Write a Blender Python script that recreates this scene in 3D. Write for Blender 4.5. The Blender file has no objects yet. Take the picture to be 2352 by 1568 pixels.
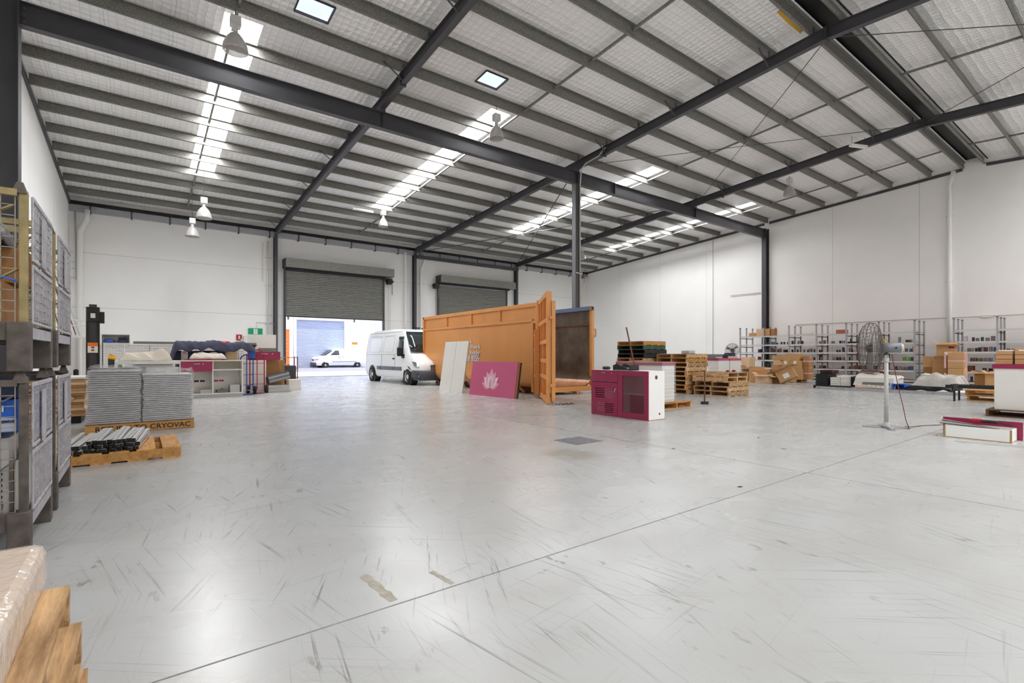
import bpy, bmesh, math, random
from mathutils import Vector, Matrix
random.seed(7)
C = bpy.context.scene.collection
SC = bpy.context.scene
PI = math.pi
# ---------------- camera, world, sun, exposure ----------------
F, CX, HZ, EYE = 1141.0, 1176.0, 815.0, 1.25
TH = math.atan2(856, F); SN, CS = math.sin(TH), math.cos(TH)
cd = bpy.data.cameras.new('camera'); cam = bpy.data.objects.new('camera', cd); C.objects.link(cam)
cd.sensor_width = 36.0; cd.lens = F / 2352 * 36; cd.shift_y = (HZ - 784) / 2352; cd.clip_end = 300; cd.clip_start = 0.05
cam.location = (0, 0, EYE); cam.rotation_euler = (PI / 2, 0, -TH)
SC.camera = cam
W = bpy.data.worlds.new('sky'); SC.world = W; W.use_nodes = True
bg = W.node_tree.nodes['Background']; bg.inputs[0].default_value = (0.68, 0.76, 1.0, 1); bg.inputs[1].default_value = 1.8
sd = bpy.data.lights.new('sun', 'SUN'); sd.energy = 4.0; sd.angle = 0.01; sd.color = (1, 0.96, 0.9)
sun = bpy.data.objects.new('sun', sd); C.objects.link(sun)
sun.rotation_euler = (math.radians(11), math.radians(4), 0); sun.location = (10, 20, 30)
# daylight through the front roof strips, plus added rear fill strips: one rectangle under each (left edge, right edge, from Y, to Y, radiance)
PITCH, RIDGE = .0673, 5.35
def roof_z(Y): return 7.73 + .57 + PITCH * (29.5 - (Y if Y >= RIDGE else 2 * RIDGE - Y))
SK = [(1.62, 2.45), (9.28, 10.06), (17.7, 18.45), (26.03, 26.60)]; SK_FILL = SK + [(5.3, 6.1), (13.4, 14.2), (21.9, 22.7), (28.3, 29.0)]; SKY0, SKY1, SKR0 = 13.5, 23.9, 9.2  # rear strips are added behind the viewer to even out the light
for strips, rad, rear in ((SK, 24.5, False), (SK_FILL, 13.5, True)):
    for (x0, x1) in strips:
        ld = bpy.data.lights.new('skylight', 'AREA'); ld.shape = 'RECTANGLE'; ld.size = x1 - x0; ya = SKR0 if rear else SKY0; ld.size_y = SKY1 - ya; ld.energy = rad * PI * ld.size * ld.size_y; ld.color = (.985, .99, 1.0)  # the rear ones are added fill lights
        lo = bpy.data.objects.new('skylight', ld); C.objects.link(lo); lo.visible_camera = True; lo.visible_glossy = True; ym = (ya + SKY1) / 2
        lo.location = ((x0 + x1) / 2, 2 * RIDGE - ym if rear else ym, roof_z(ym) + .08); lo.rotation_euler = (math.atan(PITCH) * (1 if rear else -1), 0, 0)
vs = SC.view_settings; vs.view_transform = 'Standard'; vs.look = 'None'; vs.exposure = 0.45; vs.gamma = 1.0; vs.use_curve_mapping = False
SC.cycles.use_denoising = True; SC.cycles.max_bounces = 9; SC.cycles.diffuse_bounces = 8; SC.cycles.glossy_bounces = 3; SC.cycles.transparent_max_bounces = 12
SC.cycles.use_adaptive_sampling = True; SC.cycles.adaptive_threshold = .1; SC.cycles.adaptive_min_samples = 16; SC.cycles.use_light_tree = False
SC.cycles.sample_clamp_indirect = 6.0; SC.cycles.caustics_reflective = False; SC.cycles.caustics_refractive = False

# ---------------- measured picture points to places ----------------
def ray(px, py):
    u = (px - CX) / F; v = (HZ - py) / F
    return Vector((SN + CS * u, CS - SN * u, v))
def atX(px, py, X): r = ray(px, py); return Vector((0, 0, EYE)) + r * (X / r.x)
def atY(px, py, Y): r = ray(px, py); return Vector((0, 0, EYE)) + r * (Y / r.y)
def G(px, py, z=0.0): r = ray(px, py); return Vector((0, 0, EYE)) + r * ((z - EYE) / r.z)

# ---------------- materials ----------------
def lin(c): return tuple((x / 255 / 12.92 if x / 255 <= .04045 else ((x / 255 + .055) / 1.055) ** 2.4) for x in c) + (1,)
MATS = {}
def M(name, rgb, rough=.55, metal=0.0, var=0.0, vs=6.0, bump=0.0, bs=60.0, spec=.5, stretch=None, alpha=1.0, trans=0.0, emit=0.0):
    if name in MATS: return MATS[name]
    m = bpy.data.materials.new(name); m.use_nodes = True; nt = m.node_tree; N = nt.nodes; L = nt.links
    p = N['Principled BSDF']; col = lin(rgb)
    p.inputs['Base Color'].default_value = col; p.inputs['Roughness'].default_value = rough; p.inputs['Metallic'].default_value = metal
    p.inputs['Specular IOR Level'].default_value = spec
    if alpha < 1: p.inputs['Alpha'].default_value = alpha
    if trans: p.inputs['Transmission Weight'].default_value = trans
    if emit: p.inputs['Emission Color'].default_value = col; p.inputs['Emission Strength'].default_value = emit
    if var or bump:
        tc = N.new('ShaderNodeTexCoord'); mp = N.new('ShaderNodeMapping'); L.new(tc.outputs['Object'], mp.inputs[0])
        if stretch: mp.inputs['Scale'].default_value = stretch
    if var:
        nz = N.new('ShaderNodeTexNoise'); nz.inputs['Scale'].default_value = vs; nz.inputs['Detail'].default_value = 6; L.new(mp.outputs[0], nz.inputs[0])
        cr = N.new('ShaderNodeValToRGB'); L.new(nz.outputs[0], cr.inputs[0])
        cr.color_ramp.elements[0].position = .3; cr.color_ramp.elements[1].position = .7
        cr.color_ramp.elements[0].color = tuple(max(0, x * (1 - var)) for x in col[:3]) + (1,)
        cr.color_ramp.elements[1].color = tuple(min(1, x * (1 + var)) for x in col[:3]) + (1,)
        L.new(cr.outputs[0], p.inputs['Base Color'])
    if bump:
        nb = N.new('ShaderNodeTexNoise'); nb.inputs['Scale'].default_value = bs; nb.inputs['Detail'].default_value = 4; L.new(mp.outputs[0], nb.inputs[0])
        bp = N.new('ShaderNodeBump'); bp.inputs['Strength'].default_value = bump; bp.inputs['Distance'].default_value = .02
        L.new(nb.outputs[0], bp.inputs['Height']); L.new(bp.outputs[0], p.inputs['Normal'])
    MATS[name] = m; return m

def node_mat(name, fn):
    m = bpy.data.materials.new(name); m.use_nodes = True; nt = m.node_tree
    fn(nt, nt.nodes, nt.links, nt.nodes['Principled BSDF']); MATS[name] = m; return m
def math_node(N, L, op, a, b=None, c=None):
    n = N.new('ShaderNodeMath'); n.operation = op
    for i, v in enumerate((a, b, c)):
        if v is None: continue
        if isinstance(v, (int, float)): n.inputs[i].default_value = v
        else: L.new(v, n.inputs[i])
    return n.outputs[0]
def mixc(N, L, fac, a, b):
    n = N.new('ShaderNodeMix'); n.data_type = 'RGBA'
    for i, v in ((0, fac), (6, a), (7, b)):
        if isinstance(v, tuple) or isinstance(v, (int, float)): n.inputs[i].default_value = v
        else: L.new(v, n.inputs[i])
    return n.outputs[2]
def noise(N, L, vec, scale, detail=5, rough=.55):
    n = N.new('ShaderNodeTexNoise'); n.inputs['Scale'].default_value = scale; n.inputs['Detail'].default_value = detail
    n.inputs['Roughness'].default_value = rough; L.new(vec, n.inputs['Vector']); return n.outputs[0]
def mapping(N, L, vec, scale=(1, 1, 1), rot=(0, 0, 0), loc=(0, 0, 0)):
    n = N.new('ShaderNodeMapping'); n.inputs['Scale'].default_value = scale; n.inputs['Rotation'].default_value = rot; n.inputs['Location'].default_value = loc
    L.new(vec, n.inputs[0]); return n.outputs[0]
def ramp(N, L, fac, p0, p1, c0=(0, 0, 0, 1), c1=(1, 1, 1, 1)):
    n = N.new('ShaderNodeValToRGB'); L.new(fac, n.inputs[0]); e = n.color_ramp.elements
    e[0].position = p0; e[1].position = p1; e[0].color = c0; e[1].color = c1; return n.outputs[0]

def f_floor(nt, N, L, p):
    g = N.new('ShaderNodeNewGeometry').outputs['Position']
    big = noise(N, L, g, .45, 3); mid = noise(N, L, mapping(N, L, g, (1, 1.6, 1), (0, 0, .5)), 1.3, 1.5, .45)
    base = mixc(N, L, ramp(N, L, big, .25, .75), lin((184, 185, 184)), lin((198, 199, 198)))
    base = mixc(N, L, math_node(N, L, 'MULTIPLY', ramp(N, L, mid, .15, .95), .75), base, lin((166, 165, 161)))
    # trowel sweep and wheel scuffs, long and thin
    for sc, rt, a, b, amt, col in (((.7, 34, 1), 1.42, .58, .69, .75, (102, 99, 93)), ((.5, 44, 1), 1.75, .59, .69, .7, (96, 93, 88)), ((.9, 26, 1), 1.1, .60, .70, .7, (88, 85, 80)),
                                    ((.45, 30, 1), .15, .60, .70, .5, (118, 115, 110)), ((.4, 40, 1), 2.45, .60, .70, .55, (104, 100, 95)), ((4, 9, 1), 1.5, .62, .69, .6, (92, 88, 82))):
        v = mapping(N, L, mapping(N, L, g, (1, 1, 1), (0, 0, -rt)), sc)
        s = ramp(N, L, noise(N, L, v, 1.0, 3, .7), a, b)
        gate = ramp(N, L, noise(N, L, mapping(N, L, g, loc=(rt * 9, sc[1], 0)), 1.1, 3), .47, .62)
        base = mixc(N, L, math_node(N, L, 'MULTIPLY', math_node(N, L, 'MULTIPLY', s, gate), amt), base, lin(col))
    # one old oily stain beyond the drain
    sp = N.new('ShaderNodeVectorMath'); sp.operation = 'DISTANCE'; L.new(g, sp.inputs[0]); sp.inputs[1].default_value = (4.35, 4.55, 0)
    st = ramp(N, L, math_node(N, L, 'ADD', sp.outputs['Value'], math_node(N, L, 'MULTIPLY', mid, .5)), .42, .66, (1, 1, 1, 1), (0, 0, 0, 1))
    base = mixc(N, L, math_node(N, L, 'MULTIPLY', st, .5), base, lin((140, 130, 108)))
    L.new(base, p.inputs['Base Color'])
    rr = math_node(N, L, 'ADD', math_node(N, L, 'MULTIPLY', mid, .14), .20)
    L.new(rr, p.inputs['Roughness']); p.inputs['Specular IOR Level'].default_value = .5
node_mat('concrete_floor', f_floor)

def f_foil(nt, N, L, p):
    g = N.new('ShaderNodeNewGeometry').outputs['Position']
    sx = N.new('ShaderNodeSeparateXYZ'); L.new(g, sx.inputs[0]); x, y = sx.outputs[0], sx.outputs[1]
    wob = math_node(N, L, 'MULTIPLY', math_node(N, L, 'SUBTRACT', noise(N, L, g, 1.6, 2), .5), .10)
    x2 = math_node(N, L, 'ADD', x, wob); y2 = math_node(N, L, 'ADD', y, wob)
    def line(v, period, w):
        fr = math_node(N, L, 'ABSOLUTE', math_node(N, L, 'SUBTRACT', math_node(N, L, 'FRACT', math_node(N, L, 'DIVIDE', v, period)), .5))
        return math_node(N, L, 'LESS_THAN', fr, w), fr
    lx, fx = line(x2, .17, .016); ly, fy = line(y2, .20, .014); lj, _ = line(x2, 1.36, .004)
    wires = math_node(N, L, 'MAXIMUM', math_node(N, L, 'MAXIMUM', lx, ly), lj)
    col = mixc(N, L, noise(N, L, g, .7, 2), lin((246, 245, 244)), lin((255, 255, 255)))
    col = mixc(N, L, math_node(N, L, 'MULTIPLY', wires, .38), col, lin((70, 68, 66)))
    L.new(col, p.inputs['Base Color']); p.inputs['Metallic'].default_value = .25; p.inputs['Roughness'].default_value = .30
    pil = math_node(N, L, 'MULTIPLY', math_node(N, L, 'POWER', fx, .5), math_node(N, L, 'POWER', fy, .5))
    hh = math_node(N, L, 'ADD', math_node(N, L, 'MULTIPLY', pil, -1.6), math_node(N, L, 'MULTIPLY', noise(N, L, mapping(N, L, g, (3, 7, 1)), 2.2, 3, .6), .9))
    bp = N.new('ShaderNodeBump'); bp.inputs['Strength'].default_value = .45; bp.inputs['Distance'].default_value = .06
    L.new(hh, bp.inputs['Height']); L.new(bp.outputs[0], p.inputs['Normal'])
node_mat('foil_insulation', f_foil)

def galv(name, c0, c1, rough, scale, metal=.35):
    def f(nt, N, L, p):
        tc = N.new('ShaderNodeNewGeometry').outputs['Position']
        v = N.new('ShaderNodeTexVoronoi'); v.inputs['Scale'].default_value = scale; L.new(tc, v.inputs['Vector'])
        bw = N.new('ShaderNodeRGBToBW'); L.new(v.outputs['Color'], bw.inputs[0])
        L.new(mixc(N, L, ramp(N, L, bw.outputs[0], .15, .85), lin(c0), lin(c1)), p.inputs['Base Color'])
        p.inputs['Metallic'].default_value = metal; p.inputs['Roughness'].default_value = rough
    return node_mat(name, f)
galv('galvanised', (104, 102, 97), (150, 148, 142), .55, 70)
galv('door_zinc', (118, 118, 114), (158, 157, 150), .5, 40, .2)
galv('gutter_zinc', (160, 162, 166), (182, 184, 188), .45, 60, .2)

def f_dimple(nt, N, L, p):
    tc = N.new('ShaderNodeTexCoord').outputs['Object']
    v = N.new('ShaderNodeTexVoronoi'); v.inputs['Scale'].default_value = 13; v.inputs['Randomness'].default_value = .12; L.new(tc, v.inputs['Vector'])
    p.inputs['Base Color'].default_value = lin((214, 210, 206)); p.inputs['Roughness'].default_value = .45
    bp = N.new('ShaderNodeBump'); bp.inputs['Strength'].default_value = .9; bp.inputs['Distance'].default_value = .03; bp.invert = True
    L.new(v.outputs['Distance'], bp.inputs['Height']); L.new(bp.outputs[0], p.inputs['Normal'])
node_mat('dimpled_panel', f_dimple)

def f_wood(name, c0, c1, st=(1.5, 14, 14), rough=.75):
    def f(nt, N, L, p):
        tc = N.new('ShaderNodeTexCoord').outputs['Object']; oi = N.new('ShaderNodeObjectInfo')
        ad = N.new('ShaderNodeVectorMath'); ad.operation = 'ADD'; L.new(tc, ad.inputs[0]); L.new(oi.outputs['Location'], ad.inputs[1])
        n = noise(N, L, mapping(N, L, ad.outputs[0], st), 1.6, 7, .65)
        c = mixc(N, L, ramp(N, L, n, .32, .68), lin(c0), lin(c1))
        rr = math_node(N, L, 'ADD', math_node(N, L, 'MULTIPLY', oi.outputs['Random'], .5), .75)
        hs = N.new('ShaderNodeHueSaturation'); L.new(c, hs.inputs['Color']); L.new(rr, hs.inputs['Value'])
        L.new(hs.outputs[0], p.inputs['Base Color']); p.inputs['Roughness'].default_value = rough
    return node_mat(name, f)
f_wood('pallet_wood', (166, 124, 78), (228, 190, 138))
f_wood('pallet_wood_y', (134, 100, 66), (222, 184, 136), (14, 1.5, 14))
f_wood('new_wood', (168, 116, 58), (214, 160, 92))
f_wood('new_wood_y', (168, 116, 58), (214, 160, 92), (14, 1.5, 14))
f_wood('dark_wood', (84, 56, 36), (128, 90, 58))
f_wood('brown_handle', (82, 48, 34), (116, 72, 50))
M('wall_paint', (248, 247, 245), .6, var=.02, vs=.6)
M('wall_joint', (150, 146, 140), .8)
M('white_paint', (240, 239, 236), .45); M('steel_dark', (76, 75, 79), .5, .1, var=.08, vs=1.5); M('steel_light', (120, 122, 126), .45, .2)
M('black', (22, 21, 22), .5); M('black_gloss', (16, 16, 18), .25); M('rubber', (26, 26, 27), .8); M('dark_grey', (62, 62, 62), .6); M('mid_grey', (118, 118, 116), .55)
M('light_grey', (190, 188, 184), .5); M('cream', (232, 222, 206), .6); M('off_white', (226, 223, 217), .5, var=.02, vs=3)
M('burgundy', (148, 32, 74), .35); M('burgundy_light', (196, 86, 126), .4); M('lotus_a', (236, 200, 212), .45); M('lotus_b', (222, 160, 182), .45); M('lotus_c', (204, 126, 154), .45)
M('chipboard', (176, 140, 92), .8, var=.15, vs=60)
M('card', (196, 152, 104), .8, var=.05, vs=3); M('card_dark', (168, 122, 76), .8, var=.06, vs=4); M('card_pale', (222, 190, 152), .8, var=.05, vs=4)
M('card_red', (176, 104, 78), .8, var=.06, vs=4); M('tape_pink', (224, 176, 178), .3); M('tape_brown', (150, 104, 60), .3)
M('orange_steel', (222, 154, 86), .42, var=.05, vs=1.2); M('rust', (120, 66, 34), .7, var=.3, vs=20)
M('skip_inside', (104, 92, 80), .45, .3, var=.4, vs=2.2, bump=.2, bs=6); M('skip_floor', (188, 126, 82), .4, .2, var=.25, vs=2.5, stretch=(1, 6, 1)); M('rail_sky_sheen', (96, 116, 152), .45)
M('glass_dark', (34, 44, 48), .06, 0, spec=.9); M('glass_tint', (120, 62, 74), .08, alpha=.42); M('chrome', (210, 208, 206), .18, 1.0); M('aluminium', (216, 216, 214), .35, .6)
M('steel_shelf', (176, 178, 182), .4, .45); M('shelf_board', (196, 150, 120), .75); M('van_white', (234, 236, 238), .22, spec=.6); M('van_grey', (70, 74, 80), .5); M('van_trim', (104, 104, 116), .45)
M('lamp_glass', (206, 202, 198), .3, .25, alpha=.9); M('lamp_box', (214, 212, 208), .5)
M('red', (178, 24, 44), .4); M('dark_red', (112, 20, 32), .45); M('blue', (28, 74, 160), .4); M('bright_blue', (24, 96, 200), .45); M('navy', (60, 60, 80), .9, var=.18, vs=9, bump=.7, bs=14); M('navy_tin', (44, 52, 92), .4)
M('green_sign', (0, 140, 92), .4, emit=.15); M('green', (70, 168, 44), .5); M('orange', (236, 120, 30), .5); M('yellow', (236, 190, 24), .5); M('yellow_tape', (218, 168, 34), .45)
M('plastic_wrap', (226, 226, 228), .18, alpha=.16, bump=.5, bs=18); M('clear_film', (225, 220, 215), .15, alpha=.5, bump=.9, bs=9); M('paper', (228, 220, 208), .7, bump=.4, bs=7)
M('panel_edge', (186, 186, 188), .3, .5, var=.2, vs=14, stretch=(1, 1, 8)); M('panel_gap', (70, 70, 70), .6)
M('stillage_steel', (92, 84, 78), .6, .35, var=.4, vs=12); M('stillage_olive', (150, 134, 92), .6, .2, var=.3, vs=10); M('stillage_pale', (178, 176, 180), .5, .4, var=.2, vs=14); M('mesh_wire', (150, 142, 130), .5, .4)
M('driveway_shade', (132, 132, 138), .9, var=.1, vs=2); M('apron', (205, 202, 196), .8, var=.05, vs=1); M('cladding', (226, 228, 232), .5); M('shutter_blue', (172, 182, 200), .5); M('container_orange', (240, 120, 50), .5)
M('dirt', (120, 112, 96), .9); M('residue', (170, 164, 150), .7, var=.2, vs=20); M('navy_foil', (40, 52, 88), .5); M('print', (40, 38, 36), .7); M('white_text', (240, 236, 238), .5); M('shadow_text', (70, 44, 40), .6)
M('skylight_sheet', (245, 245, 245), .5)
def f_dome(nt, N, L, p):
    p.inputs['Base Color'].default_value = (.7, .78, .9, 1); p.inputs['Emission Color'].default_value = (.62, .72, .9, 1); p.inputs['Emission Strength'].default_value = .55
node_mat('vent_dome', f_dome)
def mt(m): return MATS[m] if isinstance(m, str) else m

# ---------------- mesh helpers ----------------
class B:
    def __init__(s): s.v = []; s.f = []; s.sm = False
    def box(s, x0, x1, y0, y1, z0, z1, mat=None):
        b = len(s.v); P = [(x0, y0, z0), (x1, y0, z0), (x1, y1, z0), (x0, y1, z0), (x0, y0, z1), (x1, y0, z1), (x1, y1, z1), (x0, y1, z1)]
        if mat is not None: P = [tuple(mat @ Vector(p)) for p in P]
        s.v += P; s.f += [tuple(b + i for i in q) for q in ((0, 3, 2, 1), (4, 5, 6, 7), (0, 1, 5, 4), (1, 2, 6, 5), (2, 3, 7, 6), (3, 0, 4, 7))]; return s
    def cb(s, c, d, rot=None):
        m = Matrix.Translation(c) @ (rot.to_4x4() if rot else Matrix())
        return s.box(-d[0] / 2, d[0] / 2, -d[1] / 2, d[1] / 2, -d[2] / 2, d[2] / 2, m)
    def bar(s, p, q, w, t=None):
        p, q = Vector(p), Vector(q); d = q - p; L_ = d.length; t = t or w
        z = d.normalized(); x = z.cross(Vector((0, 0, 1)))
        if x.length < 1e-4: x = Vector((1, 0, 0))
        x.normalize(); y = z.cross(x)
        m = Matrix((x, y, z)).transposed().to_4x4(); m.translation = p
        return s.box(-w / 2, w / 2, -t / 2, t / 2, 0, L_, m)
    def cyl(s, p, q, r, n=12, r2=None, cap=True):
        p, q = Vector(p), Vector(q); r2 = r if r2 is None else r2; z = (q - p).normalized(); x = z.orthogonal().normalized(); y = z.cross(x); b = len(s.v)
        for k in range(n):
            a = 2 * PI * k / n; d = x * math.cos(a) + y * math.sin(a); s.v += [tuple(p + d * r), tuple(q + d * r2)]
        for k in range(n):
            i, j = b + 2 * k, b + 2 * ((k + 1) % n); s.f.append((i, j, j + 1, i + 1))
        if cap: s.f.append(tuple(b + 2 * k for k in range(n))[::-1]); s.f.append(tuple(b + 2 * k + 1 for k in range(n)))
        return s
    def tube(s, pts, r, n=8, closed=False):
        P = [Vector(p) for p in pts]; b = len(s.v); m = len(P); up = None
        for i, p in enumerate(P):
            a = P[(i - 1) % m] if (closed or i > 0) else p; c = P[(i + 1) % m] if (closed or i < m - 1) else p
            t = (c - a).normalized()
            x = t.orthogonal().normalized() if up is None else (up - t * up.dot(t)).normalized()
            up = x; y = t.cross(x)
            for k in range(n):
                an = 2 * PI * k / n; s.v.append(tuple(p + (x * math.cos(an) + y * math.sin(an)) * r))
        for i in range(m if closed else m - 1):
            for k in range(n):
                j = (i + 1) % m; s.f.append((b + i * n + k, b + i * n + (k + 1) % n, b + j * n + (k + 1) % n, b + j * n + k))
        if not closed: s.f.append(tuple(b + k for k in range(n))[::-1]); s.f.append(tuple(b + (m - 1) * n + k for k in range(n)))
        return s
    def prism(s, poly, fn, t0, t1):
        b = len(s.v); n = len(poly)
        for t in (t0, t1): s.v += [tuple(fn(p[0], p[1], t)) for p in poly]
        for k in range(n): s.f.append((b + k, b + (k + 1) % n, b + n + (k + 1) % n, b + n + k))
        s.f.append(tuple(b + k for k in range(n))[::-1]); s.f.append(tuple(b + n + k for k in range(n))); return s
    def lathe(s, prof, c=(0, 0, 0), n=20, axis=None):
        b = len(s.v); m = len(prof); c = Vector(c)
        z = Vector(axis or (0, 0, 1)).normalized(); x = z.orthogonal().normalized(); y = z.cross(x)
        for k in range(n):
            a = 2 * PI * k / n; d = x * math.cos(a) + y * math.sin(a)
            for (r, h) in prof: s.v.append(tuple(c + d * r + z * h))
        for k in range(n):
            for i in range(m - 1):
                j = (k + 1) % n; s.f.append((b + k * m + i, b + j * m + i, b + j * m + i + 1, b + k * m + i + 1))
        return s
    def grid(s, rows):
        b = len(s.v); n = len(rows[0])
        for r in rows: s.v += [tuple(p) for p in r]
        for i in range(len(rows) - 1):
            for j in range(n - 1): s.f.append((b + i * n + j, b + i * n + j + 1, b + (i + 1) * n + j + 1, b + (i + 1) * n + j))
        return s
    def poly(s, pts): b = len(s.v); s.v += [tuple(p) for p in pts]; s.f.append(tuple(range(b, b + len(pts)))); return s
    def smooth(s): s.sm = True; return s
    def mesh(s, name, m):
        me = bpy.data.meshes.new(name); me.from_pydata(s.v, [], s.f)
        if s.sm: me.polygons.foreach_set('use_smooth', [True] * len(me.polygons))
        me.materials.append(mt(m)); me.update(); return me
    def obj(s, name, m, parent=None, bevel=0, label=None, solid=0):
        me = s.mesh(name, m); bm = bmesh.new(); bm.from_mesh(me); bmesh.ops.recalc_face_normals(bm, faces=bm.faces); bm.to_mesh(me); bm.free()
        o = bpy.data.objects.new(name, me); C.objects.link(o)
        if parent: o.parent = parent
        if bevel:
            bv = o.modifiers.new('bevel', 'BEVEL'); bv.width = bevel; bv.segments = 2; bv.limit_method = 'ANGLE'
        if solid:
            so = o.modifiers.new('thickness', 'SOLIDIFY'); so.thickness = solid; so.offset = 0
        if label: o['label'] = label
        return o
def thing(name, label, cat, loc=(0, 0, 0), rz=0, group=None):
    o = bpy.data.objects.new(name, None); o.empty_display_size = .1; C.objects.link(o); o.location = loc; o.rotation_euler = (0, 0, rz)
    return tag(o, label, cat, group)
def tag(o, label, cat, group=None, kind=None):
    o['label'] = label; o['category'] = cat
    if group: o['group'] = group
    if kind: o['kind'] = kind
    return o
def struct(o, label=None):
    o['kind'] = 'structure'
    if label: o['label'] = label
    return o
def inst(src, parent, loc=(0, 0, 0), rot=None, name=None):
    o = bpy.data.objects.new(name or src.name.split('.')[0], src.data); C.objects.link(o); o.parent = parent; o.location = loc
    if rot: o.rotation_euler = rot
    for m in src.modifiers:
        k = o.modifiers.new(m.name, m.type)
        if m.type == 'BEVEL': k.width = m.width; k.segments = m.segments; k.limit_method = m.limit_method
    return o
def text(body, size, m, parent, loc, rot, name='lettering', ext=.002, align='LEFT', sx=1.0, bold=0.0):
    cu = bpy.data.curves.new(name, 'FONT'); cu.body = body; cu.size = size; cu.extrude = ext; cu.align_x = align; cu.offset = bold; cu.resolution_u = 3
    tmp = bpy.data.objects.new(name, cu); me = bpy.data.meshes.new_from_object(tmp); bpy.data.objects.remove(tmp)
    me.materials.clear(); me.materials.append(mt(m))
    o = bpy.data.objects.new(name, me); C.objects.link(o); o.parent = parent; o.location = loc; o.rotation_euler = rot; o.scale = (sx, 1, 1); return o
# ================= the hall =================
XL, XR, YB, YF = -2.5, 29.8, 29.5, -18.8
def zb(Y): return 7.73 + .0673 * (29.5 - (Y if Y >= RIDGE else 2 * RIDGE - Y))
def zp(Y): return zb(Y) + .31
def zt(Y): return zp(Y) + .26
# floor: a dark bed and the cast slabs with their open joints
fl = struct(B().box(XL, XR, YF, YB, -.30, -.035).obj('floor', 'dark_grey'), 'pale grey power-trowelled concrete floor in large slabs, scuffed and shiny')
xs = [XL, 5.67, 13.65, 21.9, XR]; ys = [YF, -9.0, 2.34, 14.4, 22.0, YB]; gp = .006
for i in range(4):
    for j in range(5):
        B().box(xs[i] + (gp if i else 0), xs[i + 1] - (gp if i < 3 else 0), ys[j] + (gp if j else 0), ys[j + 1] - (gp if j < 4 else 0), -.035, 0).obj('floor_slab', 'concrete_floor', fl)
# back wall (door wall), precast panels
wb = struct(B().box(XL - .2, XR + .2, YB + .16, YB + .2, 7.3, 8.6).obj('wall_back', 'wall_paint'), 'white precast panel wall with two roller door openings')
D1 = (6.42, 12.08); D2 = (15.9, 21.5); DH = 6.15
colx = [5.92, 14.15, 22.37]
bx = [XL - .2] + colx + [XR + .2]; zl = [0, .93, 3.40, 5.87, 8.55]
for i in range(4):
    for k in range(4):
        z0, z1 = zl[k] + .005, zl[k + 1] - .005
        segs = [(bx[i] + .005, bx[i + 1] - .005)]
        for d in ((D1, 1), (D2, 2)):
            if d[1] == i:
                if z0 < 5.8: segs = [(bx[i] + .005, d[0][0]), (d[0][1], bx[i + 1] - .005)]
        for a, b_ in segs:
            B().box(a, b_, YB, YB + .18, z0, z1).obj('wall_panel', 'wall_paint', wb)
B().box(XL - .2, XR + .2, YB + .02, YB + .16, 0, .02).obj('joint_backing', 'wall_joint', wb)
for z in zl[1:-1]:
    for a, b_ in ((XL - .2, D1[0]), (D1[1], D2[0]), (D2[1], XR + .2)): B().box(a, b_, YB + .012, YB + .15, z - .02, z + .02).obj('joint_backing', 'wall_joint', wb)
for x in colx: B().box(x - .02, x + .02, YB + .012, YB + .15, 0, 8.4).obj('joint_backing', 'wall_joint', wb)
# gable walls
def gable(name, X, T, label, joints):
    w = struct(B().box(min(X, X + T), max(X, X + T), YF, YB, -.3, 0.0).obj(name, 'wall_paint'), label)
    sgn = 1 if T > 0 else -1
    for a, b_ in zip(joints[:-1], joints[1:]):
        pl = []
        cuts = [a + .006] + ([RIDGE] if a < RIDGE < b_ else []) + [b_ - .006]
        poly = [(cuts[0], 0), (cuts[-1], 0)] + [(y, zt(y) + .3) for y in cuts[::-1]]
        B().prism(poly, lambda y, z, t: (X + t, y, z), 0, T).obj('wall_panel', 'wall_paint', w)
    for j in joints[1:-1]: B().box(X + .012 * sgn, X + .1 * sgn, j - .02, j + .02, 0, zt(j)).obj('joint_backing', 'wall_joint', w)
    # dark fixing angle under the roof, broken at the ridge
    for y0, y1 in ((5.75, 14.35), (14.65, 29.4), (-12, 4.95)):
        B().prism([(y0, zb(y0) + .23), (y1, zb(y1) + .23), (y1, zb(y1) + .36), (y0, zb(y0) + .36)], lambda y, z, t: (X - t * sgn, y, z), 0.002, .07).obj('fixing_angle', 'steel_dark', w)
    return w
gable('wall_right', XR, .2, 'tall white precast gable wall with vertical joints behind the shelving', [YF, -15.2, -11.4, -7.7, -4, -.1, 3.6, 7.3, 11.02, 14.7, 18.45, 22.1, 25.8, YB])
gable('wall_left', XL, -.2, 'white gable wall behind the wire stillages', [YF, -12, -6, 0, 6, 10, 14.5, 19.5, 24.5, YB])
struct(B().box(XL - .2, XR + .2, YF - .2, YF, 0, 9).obj('wall_front', 'wall_paint'), 'white wall behind the viewer')

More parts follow.
